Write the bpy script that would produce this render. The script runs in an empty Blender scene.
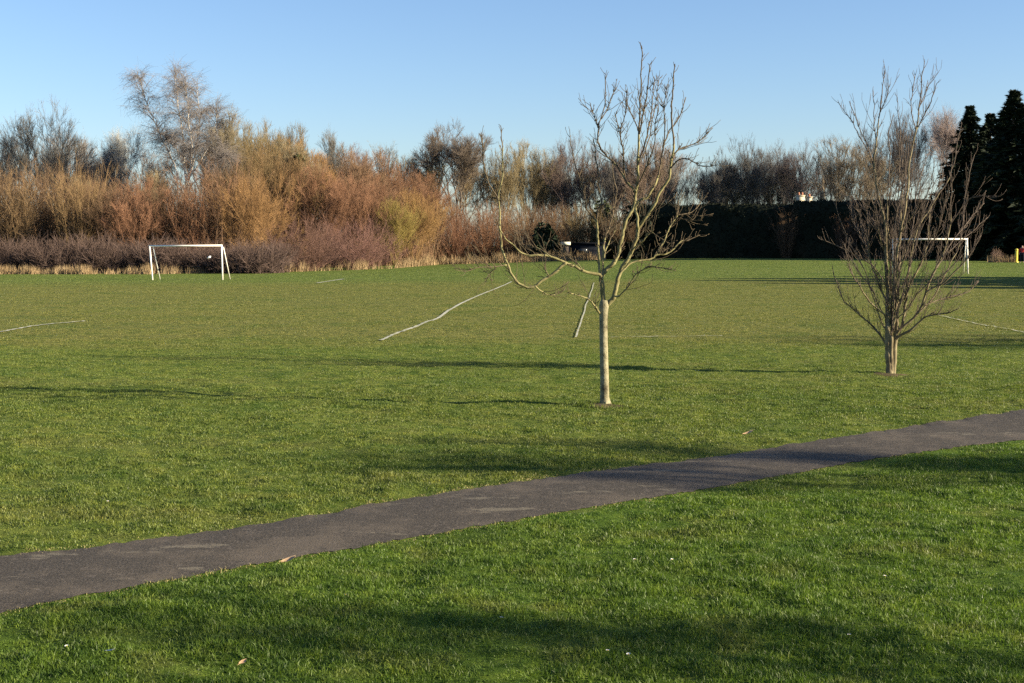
import bpy, math, random
import numpy as np
from mathutils import Vector

random.seed(7)
rng = np.random.default_rng(7)
scene = bpy.context.scene
COL = scene.collection

# ------------------------------------------------------------------ camera & terrain
F_PX, CX, CY, HOR = 1350.0, 512.0, 341.5, 245.0
CAM_H = 2.5
PITCH = math.atan((CY - HOR) / F_PX)
cp, sp = math.cos(PITCH), math.sin(PITCH)
SUN_EL, SUN_AZ = math.radians(18.0), math.radians(13.5)      # azimuth measured from +x towards the viewer


def sst(t):
    t = np.clip(t, 0, 1)
    return t * t * (3 - 2 * t)


# ------------------------------------------------------------------ numpy value noise
_perm = rng.random((64, 64))


def vnoise(x, y):
    xi, yi = np.floor(x).astype(int), np.floor(y).astype(int)
    fx, fy = sst(x - xi), sst(y - yi)
    g = lambda a, b: _perm[a % 64, b % 64]
    return (g(xi, yi) * (1 - fx) + g(xi + 1, yi) * fx) * (1 - fy) + (g(xi, yi + 1) * (1 - fx) + g(xi + 1, yi + 1) * fx) * fy



def ray(px, py):
    a, b = (px - CX) / F_PX, -(py - CY) / F_PX
    return np.array([a, cp + b * sp, -sp + b * cp])


def _flat(px, py):
    d = ray(px, py)
    return d * (-CAM_H / d[2])


# the footpath runs along the line y = PA + PB x
_a, _b = _flat(0, 585), _flat(1024, 425)
PB = (_b[1] - _a[1]) / (_b[0] - _a[0])
PA = _a[1] - PB * _a[0]
PC = math.cos(math.atan(PB))


def zg(x, y):
    """height of the ground"""
    x = np.asarray(x, float); y = np.asarray(y, float)
    base = 0.95 * sst((y - 50) / 100) * sst((x + 25) / 50)
    und = 0.025 * np.sin(x * .9 + 1.3 * np.sin(y * .31)) * np.sin(y * .7 + .8 * np.sin(x * .23)) * np.exp(-((y - 8) / 45.0) ** 2)
    tus = .046 * (vnoise(x * 2.3 + 31, y * 2.3) - .5) + .032 * (vnoise(x * 5.9 + 7, y * 5.9) - .5)
    tus = tus * np.clip((np.abs(y - PA - PB * x) * PC - .55) / .6, 0, 1)
    return base + und + tus * np.exp(-(np.maximum(y - 20, 0) / 25.0) ** 2)


def at(px, py, Y):
    """point seen at pixel px,py on the plane y = Y"""
    d = ray(px, py)
    t = Y / d[1]
    return np.array([d[0] * t, Y, CAM_H + d[2] * t])


def ground(px, py):
    """point of the ground seen at a pixel"""
    d = ray(px, py)
    lo, t = 0.0, 3.0
    while t < 900:
        p = d * t
        if CAM_H + p[2] < zg(p[0], p[1]):
            break
        lo, t = t, t * 1.01
    hi = t
    for _ in range(40):
        m = (lo + hi) / 2
        p = d * m
        if CAM_H + p[2] < zg(p[0], p[1]):
            hi = m
        else:
            lo = m
    p = d * hi
    return np.array([p[0], p[1], float(zg(p[0], p[1]))])


# ------------------------------------------------------------------ materials
def nodes_of(name):
    m = bpy.data.materials.new(name)
    m.use_nodes = True
    nt = m.node_tree
    b = nt.nodes['Principled BSDF']
    b.inputs['Specular IOR Level'].default_value = 0.25
    b.inputs['Roughness'].default_value = 0.8
    return m, nt, b


def N(nt, t, **kw):
    n = nt.nodes.new(t)
    for k, v in kw.items():
        setattr(n, k, v)
    return n


def noise(nt, vec, scale, detail=4, rough=.55):
    n = N(nt, 'ShaderNodeTexNoise')
    n.inputs['Scale'].default_value = scale
    n.inputs['Detail'].default_value = detail
    n.inputs['Roughness'].default_value = rough
    nt.links.new(vec, n.inputs['Vector'])
    return n.outputs['Fac']


def ramp(nt, fac, stops):
    r = N(nt, 'ShaderNodeValToRGB')
    els = r.color_ramp.elements
    while len(els) < len(stops):
        els.new(.5)
    for e, (p, c) in zip(els, stops):
        e.position = p
        e.color = (*c, 1) if len(c) == 3 else c
    nt.links.new(fac, r.inputs['Fac'])
    return r.outputs['Color']


def g3(v):
    return (v, v, v)


def mix(nt, fac, a, b, mode='MIX'):
    m = N(nt, 'ShaderNodeMix', data_type='RGBA', blend_type=mode)
    for sock, v in ((m.inputs[0], fac), (m.inputs[6], a), (m.inputs[7], b)):
        if hasattr(v, 'is_linked'):
            nt.links.new(v, sock)
        elif isinstance(v, (int, float)):
            sock.default_value = v
        else:
            sock.default_value = (*v, 1)
    return m.outputs[2]


def math_n(nt, op, a, b=None, clamp=False):
    m = N(nt, 'ShaderNodeMath', operation=op, use_clamp=clamp)
    for i, v in enumerate((a, b)):
        if v is None:
            continue
        if hasattr(v, 'is_linked'):
            nt.links.new(v, m.inputs[i])
        else:
            m.inputs[i].default_value = v
    return m.outputs[0]


def mapr(nt, v, a, b, c=0., d=1.):
    m = N(nt, 'ShaderNodeMapRange', interpolation_type='SMOOTHSTEP')
    nt.links.new(v, m.inputs[0])
    for i, q in enumerate((a, b, c, d)):
        m.inputs[i + 1].default_value = q
    return m.outputs[0]


# colours of the turf (the kinds of grass that grow where): verge, rough sward, worn pitch, outfield
LUSH, SWARD, PITCHC, OUTF = (.086, .140, .021), (.112, .146, .031), (.143, .150, .044), (.116, .155, .038)
PATH_TOP = [(-160, 575), (-80, 566), (0, 557), (60, 553), (100, 548), (150, 543), (200, 535), (250, 526.5), (290, 518.5), (350, 508), (400, 500), (450, 492),
            (500, 485), (550, 478.5), (600, 472), (650, 465), (700, 458), (750, 451), (800, 445), (850, 436.5), (900, 428), (960, 419), (1024, 410), (1100, 400), (1200, 388)]
PATH_BOT = [(-160, 650), (-80, 632), (0, 613), (60, 600), (100, 592), (150, 582), (200, 572), (250, 565), (300, 557), (350, 549), (400, 540), (450, 530),
            (500, 522), (550, 514), (600, 507), (650, 499), (700, 490.5), (750, 481), (800, 471), (850, 463), (900, 455), (960, 447.5), (1024, 440), (1100, 428), (1200, 413)]


def turf_colour(nt):
    geo = N(nt, 'ShaderNodeNewGeometry')
    pos = geo.outputs['Position']
    sep = N(nt, 'ShaderNodeSeparateXYZ')
    nt.links.new(pos, sep.inputs[0])
    X, Y = sep.outputs[0], sep.outputs[1]
    big = noise(nt, pos, .35, 4)
    mid = noise(nt, pos, 1.7, 4)
    # squeeze along the view so patches read as long mown streaks
    mp = N(nt, 'ShaderNodeMapping')
    mp.inputs['Scale'].default_value = (.12, .55, 1)
    nt.links.new(pos, mp.inputs['Vector'])
    strk = noise(nt, mp.outputs[0], 1.0, 5, .6)
    Yj = math_n(nt, 'ADD', Y, math_n(nt, 'MULTIPLY', math_n(nt, 'SUBTRACT', big, .5), 9.0))
    side = math_n(nt, 'SUBTRACT', math_n(nt, 'SUBTRACT', Y, math_n(nt, 'MULTIPLY', X, PB)), PA)   # <0 this side of the path
    c = mix(nt, mapr(nt, side, -.3, .6), LUSH, SWARD)
    c = mix(nt, mapr(nt, Yj, 31, 37), c, PITCHC)
    c = mix(nt, mapr(nt, Yj, 80, 96), c, OUTF)
    # worn, yellower and mossier patches
    fine_ = noise(nt, pos, 5.5, 4, .6)
    c = mix(nt, 1.0, c, ramp(nt, fine_, [(.34, (.52, .62, .5)), (.5, g3(1.0)), (.66, (1.45, 1.3, 1.1))]), 'MULTIPLY')
    c = mix(nt, mapr(nt, mid, .5, .70, 0, .45), c, (.155, .16, .045))
    c = mix(nt, mapr(nt, mid, .5, .32, 0, .55), c, (.045, .085, .014))
    c = mix(nt, mapr(nt, big, .5, .25, 0, .45), c, (.045, .09, .014))
    c = mix(nt, mapr(nt, strk, .5, .75, 0, .4), c, (.14, .135, .045))
    c = mix(nt, mapr(nt, strk, .5, .28, 0, .35), c, (.06, .10, .018))
    return c, pos, geo


def make_turf(name, blades):
    m, nt, b = nodes_of(name)
    c, pos, geo = turf_colour(nt)
    if blades:
        r = geo.outputs['Random Per Island']
        c = mix(nt, 1.0, c, ramp(nt, r, [(0, g3(.7)), (.5, g3(1.0)), (.85, (1.22, 1.2, 1.0)), (.97, (1.4, 1.3, 1.1)), (1, (2.2, 1.75, 1.5))]), 'MULTIPLY')
        b.inputs['Roughness'].default_value = .5
        b.inputs['Specular IOR Level'].default_value = .3
        tr = N(nt, 'ShaderNodeBsdfTranslucent')
        nt.links.new(mix(nt, 1.0, c, (1.15, 1.25, .6), 'MULTIPLY'), tr.inputs['Color'])
        ms = N(nt, 'ShaderNodeMixShader')
        ms.inputs[0].default_value = .35
        nt.links.new(b.outputs[0], ms.inputs[1])
        nt.links.new(tr.outputs[0], ms.inputs[2])
        nt.links.new(ms.outputs[0], nt.nodes['Material Output'].inputs['Surface'])
    else:
        f = noise(nt, pos, 30, 5, .7)
        c = mix(nt, 1.0, c, ramp(nt, f, [(.3, g3(.6)), (.7, g3(1.15))]), 'MULTIPLY')
        bp = N(nt, 'ShaderNodeBump')
        bp.inputs['Strength'].default_value = .9
        bp.inputs['Distance'].default_value = .06
        nt.links.new(noise(nt, pos, 14, 6, .75), bp.inputs['Height'])
        nt.links.new(bp.outputs[0], b.inputs['Normal'])
        b.inputs['Roughness'].default_value = 1
        b.inputs['Specular IOR Level'].default_value = .05
    nt.links.new(c, b.inputs['Base Color'])
    return m


def make_simple(name, stops, scale, rough=.85, bump=0., spec=.25, use_obj_color=False, detail=5, island=0., transl=0.):
    m, nt, b = nodes_of(name)
    tc = N(nt, 'ShaderNodeTexCoord')
    f = noise(nt, tc.outputs['Object'], scale, detail, .6)
    c = ramp(nt, f, stops)
    if use_obj_color:
        oi = N(nt, 'ShaderNodeObjectInfo')
        c = mix(nt, 1.0, c, oi.outputs['Color'], 'MULTIPLY')
    if island:
        geo = N(nt, 'ShaderNodeNewGeometry')
        c = mix(nt, 1.0, c, ramp(nt, geo.outputs['Random Per Island'], [(0, g3(1 - island)), (1, g3(1 + island))]), 'MULTIPLY')
    nt.links.new(c, b.inputs['Base Color'])
    b.inputs['Roughness'].default_value = rough
    b.inputs['Specular IOR Level'].default_value = spec
    if bump:
        bp = N(nt, 'ShaderNodeBump')
        bp.inputs['Strength'].default_value = .8
        bp.inputs['Distance'].default_value = bump
        nt.links.new(noise(nt, tc.outputs['Object'], scale * 3, 5, .7), bp.inputs['Height'])
        nt.links.new(bp.outputs[0], b.inputs['Normal'])
    return m


M = {}
M['ground'] = make_turf('turf_soil', False)
M['blade'] = make_turf('grass_blades', True)
M['twig'] = make_simple('twig_bark', [(.3, g3(.78)), (.7, g3(1.2))], .6, .85, 0, .1, True, island=.16)
M['trunk'] = make_simple('trunk_bark', [(.3, g3(.6)), (.7, g3(1.25))], 3, .9, .02, .15, True)
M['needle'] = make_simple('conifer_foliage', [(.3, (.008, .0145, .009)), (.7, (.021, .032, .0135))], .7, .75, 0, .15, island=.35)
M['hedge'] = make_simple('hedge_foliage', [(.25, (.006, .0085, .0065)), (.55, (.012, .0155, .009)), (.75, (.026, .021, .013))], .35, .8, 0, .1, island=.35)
M['ivy'] = make_simple('ivy_leaves', [(.3, (.02, .035, .012)), (.7, (.06, .065, .02))], .8, .5, 0, .3, island=.35)
M['straw'] = make_simple('dry_grass', [(.3, (.19, .13, .07)), (.7, (.33, .245, .14))], .8, .85, 0, .1, island=.3)
M['goalpaint'] = make_simple('white_goal_paint', [(.25, (.70, .66, .57)), (.7, (.82, .80, .74))], 3, .45, 0, .4)
M['trunk_pale'] = make_simple('pale_lichened_bark', [(.32, (.06, .05, .032)), (.44, (.165, .148, .092)), (.56, (.245, .222, .142)), (.70, (.34, .315, .215))], 5.5, .9, .03, .1, detail=9)
M['branch_pale'] = make_simple('greenish_young_bark', [(.3, (.10, .088, .038)), (.7, (.26, .235, .115))], 7, .85, .006, .15)
M['twig_dark'] = make_simple('dark_young_twig', [(.3, (.055, .042, .028)), (.7, (.12, .092, .055))], 7, .8, 0, .2)
M['branch_red'] = make_simple('reddish_young_bark', [(.3, (.085, .066, .040)), (.55, (.175, .145, .085)), (.75, (.30, .26, .16))], 5, .85, .006, .15)
M['twig_red'] = make_simple('reddish_twig', [(.3, (.07, .053, .042)), (.7, (.135, .102, .078))], 5, .8, 0, .2)
M['soil'] = make_simple('bare_soil', [(.3, (.06, .045, .025)), (.7, (.13, .10, .055))], 8, .95, .02, .05)
M['house_render'] = make_simple('cream_render', [(.3, (.42, .37, .27)), (.7, (.50, .45, .34))], 1.5, .9, .01, .1)
M['terracotta'] = make_simple('terracotta_pot', [(.3, (.30, .13, .08)), (.7, (.40, .19, .11))], 6, .85, 0, .1)
M['roof'] = make_simple('dark_roof_tile', [(.3, (.045, .035, .032)), (.7, (.08, .062, .055))], 4, .8, .02, .2)
M['hut_dark'] = make_simple('blue_grey_cladding', [(.3, (.006, .007, .011)), (.7, (.011, .013, .019))], 2, .9, 0, .05)
M['hut_pale'] = make_simple('cream_gable_paint', [(.3, (.55, .53, .42)), (.7, (.66, .64, .52))], 2, .7, 0, .2)
M['glass'] = make_simple('window_glass', [(.3, (.02, .022, .025)), (.7, (.03, .033, .036))], 2, .1, 0, .5)
M['yellow'] = make_simple('yellow_plastic', [(.3, (.55, .44, .04)), (.7, (.68, .56, .08))], 3, .5, 0, .4)
M['red_cloth'] = make_simple('red_cloth', [(.3, (.38, .03, .03)), (.7, (.5, .06, .05))], 6, .85, 0, .1)
M['dark_cloth'] = make_simple('navy_cloth', [(.3, (.012, .013, .022)), (.7, (.022, .023, .035))], 6, .85, 0, .1)
M['skin'] = make_simple('skin', [(.3, (.45, .27, .2)), (.7, (.52, .33, .25))], 9, .6, 0, .3)
M['hair'] = make_simple('brown_hair', [(.3, (.03, .02, .012)), (.7, (.06, .04, .025))], 30, .7, 0, .3)
M['bag'] = make_simple('white_plastic', [(.3, (.72, .72, .72)), (.7, (.8, .8, .8))], 6, .35, 0, .4)
M['petal'] = make_simple('white_petal', [(.3, (.75, .75, .73)), (.7, (.8, .8, .8))], 40, .7, 0, .2)
M['daisy_eye'] = make_simple('yellow_disc', [(.3, (.6, .42, .03)), (.7, (.7, .5, .06))], 40, .8, 0, .2)
M['leaf'] = make_simple('dead_leaf', [(.3, (.32, .19, .10)), (.7, (.52, .36, .22))], 30, .7, 0, .2)
M['feather'] = make_simple('pale_feather', [(.3, (.5, .5, .5)), (.7, (.62, .62, .62))], 30, .7, 0, .2)


def make_tarmac():
    m, nt, b = nodes_of('worn_tarmac')
    geo = N(nt, 'ShaderNodeNewGeometry')
    pos = geo.outputs['Position']
    fine = noise(nt, pos, 55, 4, .75)
    c = ramp(nt, fine, [(.28, (.013, .011, .009)), (.48, (.046, .039, .031)), (.62, (.086, .073, .060)), (.74, (.25, .215, .175))])
    c = mix(nt, mapr(nt, noise(nt, pos, .9, 6, .68), .46, .60, 0, .6), c, (.105, .086, .066))
    c = mix(nt, mapr(nt, noise(nt, pos, 9, 4, .6), .56, .68, 0, .5), c, (.12, .10, .082))
    mp = N(nt, 'ShaderNodeMapping')
    mp.inputs['Rotation'].default_value = (0, 0, -math.atan(PB))
    mp.inputs['Scale'].default_value = (.7, 1.9, 1)
    nt.links.new(pos, mp.inputs['Vector'])
    c = mix(nt, mapr(nt, noise(nt, mp.outputs[0], 1.3, 7, .72), .585, .63, 0, .6), c, (.17, .148, .11))       # dry silt and grass clippings
    c = mix(nt, mapr(nt, noise(nt, pos, 3.4, 6, .75), .30, .24, 0, .6), c, (.02, .018, .017))
    nt.links.new(c, b.inputs['Base Color'])
    b.inputs['Roughness'].default_value = .92
    b.inputs['Specular IOR Level'].default_value = .2
    bp = N(nt, 'ShaderNodeBump')
    bp.inputs['Strength'].default_value = .75
    bp.inputs['Distance'].default_value = .012
    nt.links.new(noise(nt, pos, 60, 4, .7), bp.inputs['Height'])
    nt.links.new(bp.outputs[0], b.inputs['Normal'])
    return m


def make_line():
    m, nt, b = nodes_of('worn_line_paint')
    c, pos, geo = turf_colour(nt)
    w = mapr(nt, noise(nt, pos, 5, 6, .75), .36, .60, .15, .95)
    c = mix(nt, w, c, (.50, .49, .42))
    nt.links.new(c, b.inputs['Base Color'])
    b.inputs['Roughness'].default_value = .95
    b.inputs['Specular IOR Level'].default_value = .05
    return m


M['edge_blade'] = make_simple('trodden_edge_grass', [(.35, (.13, .125, .045)), (.65, (.26, .215, .11))], 3, .8, 0, .1, island=.35)
M['tarmac'] = make_tarmac()
M['line'] = make_line()

# ------------------------------------------------------------------ mesh helpers


def mesh_np(name, V, faces_list):
    """V (n,3); faces_list: arrays (m,3) or (m,4)"""
    me = bpy.data.meshes.new(name)
    V = np.asarray(V, np.float32)
    me.vertices.add(len(V))
    me.vertices.foreach_set('co', V.ravel())
    tot = sum(f.size for f in faces_list)
    npoly = sum(len(f) for f in faces_list)
    me.loops.add(tot)
    me.loops.foreach_set('vertex_index', np.concatenate([f.ravel() for f in faces_list]).astype(np.int32))
    me.polygons.add(npoly)
    sizes = np.concatenate([np.full(len(f), f.shape[1]) for f in faces_list])
    starts = np.concatenate([[0], np.cumsum(sizes)[:-1]])
    me.polygons.foreach_set('loop_start', starts.astype(np.int32))
    me.update(calc_edges=True)
    me.validate()
    return me


def link(name, me, mat, parent=None, smooth=False):
    if mat is not None and not me.materials:
        me.materials.append(mat)
    if smooth:
        me.polygons.foreach_set('use_smooth', np.ones(len(me.polygons), bool))
    o = bpy.data.objects.new(name, me)
    COL.objects.link(o)
    if parent is not None:
        o.parent = parent
    return o


def tag(o, label=None, cat=None, group=None, kind=None):
    if label: o['label'] = label
    if cat: o['category'] = cat
    if group: o['group'] = group
    if kind: o['kind'] = kind
    return o


def empty(name, loc):
    o = bpy.data.objects.new(name, None)
    o.empty_display_size = .2
    o.location = loc
    COL.objects.link(o)
    return o


def prisms(segs, sides=3):
    """tapered prisms from (p0, p1, r0, r1) rows -> V, F"""
    A = np.array([s[0] for s in segs], float); B = np.array([s[1] for s in segs], float)
    r0 = np.array([s[2] for s in segs]); r1 = np.array([s[3] for s in segs])
    d = B - A
    d /= np.linalg.norm(d, axis=1, keepdims=True) + 1e-9
    ref = np.where(np.abs(d[:, 2:3]) > .9, np.array([[1., 0, 0]]), np.array([[0, 0, 1.]]))
    u = np.cross(d, ref); u /= np.linalg.norm(u, axis=1, keepdims=True) + 1e-9
    v = np.cross(d, u)
    n = len(A)
    V = np.zeros((n, 2 * sides, 3))
    for k in range(sides):
        a = 2 * math.pi * k / sides + .4
        e = u * math.cos(a) + v * math.sin(a)
        V[:, k] = A + e * r0[:, None]
        V[:, sides + k] = B + e * r1[:, None]
    base = (np.arange(n) * 2 * sides)[:, None]
    F = np.concatenate([base + np.array([[k, sides + k, sides + (k + 1) % sides, (k + 1) % sides]]) for k in range(sides)])
    return V.reshape(-1, 3), F


def prism_mesh(name, segs, sides=3):
    V, F = prisms(segs, sides)
    return mesh_np(name, V, [F])


class Tube:
    """collects smooth tubes and boxes into one mesh"""
    def __init__(self):
        self.V, self.Q, self.T, self.n = [], [], [], 0
        self.thin, self.rq, self.rt = 0., [], []

    def tube(self, pts, radii, sides=8, cap=True):
        P = np.array(pts, float)
        R = np.broadcast_to(np.array(radii, float), (len(P),))
        T = np.gradient(P, axis=0)
        T /= np.linalg.norm(T, axis=1, keepdims=True) + 1e-9
        ref = np.array([0, 1., 0]) if abs(T[0][1]) < .8 else np.array([1., 0, 0])
        u = np.cross(T[0], ref); u /= np.linalg.norm(u)
        rings = []
        for i in range(len(P)):
            u = u - T[i] * np.dot(u, T[i]); u /= np.linalg.norm(u) + 1e-9
            v = np.cross(T[i], u)
            a = np.arange(sides) * 2 * math.pi / sides
            rings.append(P[i] + R[i] * (np.cos(a)[:, None] * u + np.sin(a)[:, None] * v))
        b = self.n
        self.V += rings
        for i in range(len(P) - 1):
            for k in range(sides):
                k2 = (k + 1) % sides
                self.Q.append((b + i * sides + k, b + i * sides + k2, b + (i + 1) * sides + k2, b + (i + 1) * sides + k))
                self.rq.append(R[i])
        self.n += len(P) * sides
        if cap:
            for i, flip in ((0, True), (len(P) - 1, False)):
                self.V.append(P[i][None]); c = self.n; self.n += 1
                for k in range(sides):
                    k2 = (k + 1) % sides
                    t = (b + i * sides + k, b + i * sides + k2, c)
                    self.T.append(t[::-1] if flip else t)
                    self.rt.append(R[i])
        return self

    def box(self, c, s, rz=0.):
        c = np.array(c, float); s = np.array(s, float) / 2
        pts = np.array([[x, y, z] for x in (-1, 1) for y in (-1, 1) for z in (-1, 1)]) * s
        R = np.array([[math.cos(rz), -math.sin(rz), 0], [math.sin(rz), math.cos(rz), 0], [0, 0, 1]])
        b = self.n
        self.V.append(pts @ R.T + c); self.n += 8
        for q in ((0, 1, 3, 2), (4, 6, 7, 5), (0, 4, 5, 1), (2, 3, 7, 6), (0, 2, 6, 4), (1, 5, 7, 3)):
            self.Q.append(tuple(b + i for i in q))
        return self

    def poly(self, pts, quads=(), tris=()):
        b = self.n
        self.V.append(np.array(pts, float)); self.n += len(pts)
        self.Q += [tuple(b + i for i in q) for q in quads]
        self.T += [tuple(b + i for i in t) for t in tris]
        return self

    def build(self, name, mat, parent=None, smooth=False, origin=None, thin_mat=None, thin=0.):
        V = np.concatenate(self.V)
        if origin is not None:
            V = V - np.array(origin)
        fl = []
        if self.Q: fl.append(np.array(self.Q))
        if self.T: fl.append(np.array(self.T))
        o = link(name, mesh_np(name, V, fl), mat, parent, smooth)
        if thin_mat is not None:
            o.data.materials.append(thin_mat)
            idx = (np.array(self.rq + self.rt) < thin).astype(np.int32)
            o.data.polygons.foreach_set('material_index', idx)
        return o


def leaf_mesh(name, C, size, drop=None, stretch=1.8):
    """small lozenge leaves at the points C, facing anywhere (drop: preferred long axis)"""
    n = len(C)
    a = rng.normal(size=(n, 3))
    if drop is not None:
        a = a * .45 + drop
    a /= np.linalg.norm(a, axis=1, keepdims=True)
    b = np.cross(a, rng.normal(size=(n, 3)))
    b /= np.linalg.norm(b, axis=1, keepdims=True)
    s = (size * rng.uniform(.6, 1.4, n))[:, None]
    V = np.stack([C - a * s * stretch * .5, C + b * s * .5, C + a * s * stretch * .5, C - b * s * .5], 1).reshape(-1, 3)
    F = (np.arange(n) * 4)[:, None] + np.array([[0, 1, 2, 3]])
    return mesh_np(name, V, [F])


def rand_dir(spread):
    a = random.uniform(0, 2 * math.pi)
    return np.array([math.cos(a) * spread, math.sin(a) * spread, 0.])


def unit(v):
    return v / (np.linalg.norm(v) + 1e-9)


# ------------------------------------------------------------------ bare trees (unit: 10 m tall)
def grow_tree(seed, forks=3, fork_h=.25, ang=.38, ratio=.80, levels=8, up=.10, rtrunk=.15, spread=.5, tw=.0085, droop=0., twigs=4, wig=.16, side_p=.7, tlen=.75):
    """a trunk that forks again and again; fine shoots on the last orders"""
    st = random.getstate(); random.seed(seed)
    trunk, crown = [], []

    def piece(p, d, L, r0, r1, out, n=2):
        pts = [p]
        for i in range(n):
            d = unit(d + np.array([random.gauss(0, wig), random.gauss(0, wig), random.gauss(0, wig * .5)]))
            q = pts[-1] + d * L / n
            out.append((pts[-1], q, r0 + (r1 - r0) * i / n, r0 + (r1 - r0) * (i + 1) / n))
            pts.append(q)
        return pts, d

    def shoot(p, d, L, w):
        d = unit(d + np.array([random.gauss(0, .45), random.gauss(0, .45), random.gauss(.12 - droop, .25)]))
        crown.append((p, p + d * L, w, w * .5))
        return p + d * L, d

    def go(p, d, L, r, lev):
        out = trunk if lev < 3 else crown
        pts, d = piece(p, d, L, r, r * .78, out, 3 if lev < 3 else 2)
        if lev >= 2 and random.random() < side_p:
            a = random.choice(pts[1:])
            sd = unit(d + np.array([random.gauss(0, .8), random.gauss(0, .8), random.gauss(.1, .3)]))
            if lev + 2 < levels:
                go(a, sd, L * .6, r * .45, lev + 2)
        if lev >= levels - 3:
            for _ in range(twigs):
                a = pts[0] + (pts[-1] - pts[0]) * random.random()
                q, dd = shoot(a, d, random.uniform(.35, 1.1) * tlen, tw)
                for _k in range(2):
                    shoot(a + (q - a) * random.uniform(.3, 1), dd, random.uniform(.25, .7) * tlen, tw * .75)
        if lev >= levels:
            return
        ax = unit(np.cross(d, np.array([random.gauss(0, 1), random.gauss(0, 1), random.gauss(0, 1)])))
        k = 2
        for q in range(k):
            s_ = 1 if q else -1
            th = ang * random.uniform(.55, 1.25) * s_ * (.7 if q == 0 else 1.1)
            nd = unit(d * math.cos(th) + ax * math.sin(th) + np.array([0, 0, up - droop * .25 * (lev > 4)]))
            go(pts[-1], nd, L * ratio * random.uniform(.82, 1.15), max(tw, r * (.74 if q == 0 else .62)), lev + 1)

    p, d = np.zeros(3), unit(np.array([random.gauss(0, .03), random.gauss(0, .03), 1.]))
    tp, d = piece(p, d, 10 * fork_h, rtrunk, rtrunk * .8, trunk, 4)
    L0 = 10 * (1 - fork_h) * (1 - ratio) / (1 - ratio ** (levels + 1)) * 1.25
    for k in range(forks):
        a = 2 * math.pi * (k + random.uniform(-.3, .3)) / forks + seed
        sp = spread * random.uniform(.35, 1)
        go(tp[-1 if k < 3 else random.choice((-2, -1))], unit(np.array([math.cos(a) * sp, math.sin(a) * sp, 1.])), L0 * random.uniform(.9, 1.15), rtrunk * .62, 1)
    random.setstate(st)
    top = np.percentile([s[1][2] for s in crown], 99.5)
    k = 10.0 / top
    sc = lambda S: [(a * k, b * k, r, q) for a, b, r, q in S]
    return sc(trunk), sc(crown)


def grow_shrub(seed, stems=46, spread=.5, n2=11, n3=5, curve=.25, tw=.014, low=.12, dome=False):
    """many rods from the ground (unit: 10 m tall)"""
    st = random.getstate(); random.seed(seed)
    S = []
    for i in range(stems):
        b = np.array([random.gauss(0, .5), random.gauss(0, .5), 0.]) * (1.3 if not dome else 1.6)
        if dome:
            th = math.acos(random.uniform(.12, 1)); a = random.uniform(0, 2 * math.pi)
            d = np.array([math.sin(th) * math.cos(a), math.sin(th) * math.sin(a), math.cos(th) * .9 + .1])
            L = 9.5 * random.uniform(.8, 1.05)
        else:
            d = unit(rand_dir(spread * math.sqrt(random.random())) + np.array([0, 0, 1.]))
            L = 10 * random.uniform(.65, 1.05)
        n = 6
        p = b
        pts = []
        r = random.uniform(.022, .042)
        for k in range(n):
            d = unit(d + np.array([random.gauss(0, .08), random.gauss(0, .08), curve / n]))
            q = p + d * L / n
            S.append((p, q, r * (1 - k / n) + .008, r * (1 - (k + 1) / n) + .008))
            p = q
            pts.append((p, d, (k + 1) / n))
        for j in range(n2):
            t = low + (1 - low) * (j + random.random()) / n2
            k = min(n - 1, int(t * n))
            p1, d1, f = pts[k]
            p1 = p1 - d1 * (L / n) * random.random()
            d2 = unit(d1 + np.array([random.gauss(0, .5), random.gauss(0, .5), random.gauss(.1, .3)]))
            L2 = random.uniform(.8, 2.2) * (1.15 - .5 * f)
            p2 = p1 + d2 * L2
            S.append((p1, p2, tw * 1.2, tw * .6))
            for m_ in range(n3):
                q1 = p1 + (p2 - p1) * random.uniform(.15, 1)
                d3 = unit(d2 + np.array([random.gauss(0, .5), random.gauss(0, .5), random.gauss(.1, .35)]))
                S.append((q1, q1 + d3 * random.uniform(.4, 1.1), tw * .85, tw * .35))
    random.setstate(st)
    top = np.percentile([s[1][2] for s in S], 99.5)
    k = 10.0 / top
    return [(a * k, b * k, r, q) for a, b, r, q in S]


def half_width(segs):
    X = np.array([s[1] for s in segs])
    return float(np.percentile(np.hypot(X[:, 0], X[:, 1]), 93))


TREES, SHRUBS = {}, {}


def def_tree(key, **kw):
    t, c = grow_tree(**kw)
    TREES[key] = (prism_mesh('trunk', t, 6), prism_mesh('crown', c, 3), half_width(c))
    TREES[key][0].materials.append(M['trunk']); TREES[key][1].materials.append(M['twig'])


def def_shrub(key, **kw):
    s = grow_shrub(**kw)
    SHRUBS[key] = (prism_mesh('shrub', s, 3), half_width(s))
    SHRUBS[key][0].materials.append(M['twig'])


def_tree('round', seed=11, forks=3, fork_h=.30, ang=.42, spread=.7, twigs=3, tw=.0075)
def_tree('round2', seed=12, forks=3, fork_h=.22, ang=.40, spread=.6)
def_tree('round3', seed=17, forks=4, fork_h=.18, ang=.36, spread=.6, up=.14, twigs=3, tw=.0075)
def_tree('birch', seed=13, forks=3, fork_h=.30, ang=.30, spread=.35, up=.16, droop=.35, rtrunk=.12, tlen=1.0, tw=.0075)
def_tree('slim', seed=14, forks=2, fork_h=.32, ang=.30, spread=.25, up=.16)
def_tree('standard', seed=19, forks=3, fork_h=.58, ang=.42, spread=.8, levels=7, twigs=2, side_p=.4)
def_tree('broom', seed=15, forks=6, fork_h=.10, ang=.24, spread=.62, up=.16, rtrunk=.13, levels=7, twigs=5, wig=.10)
def_tree('broom2', seed=16, forks=5, fork_h=.14, ang=.26, spread=.42, up=.20, rtrunk=.13, levels=7, twigs=5, wig=.10)
def_tree('cone', seed=18, forks=3, fork_h=.30, ang=.5, spread=.25, up=.10, ratio=.76, twigs=5)
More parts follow.
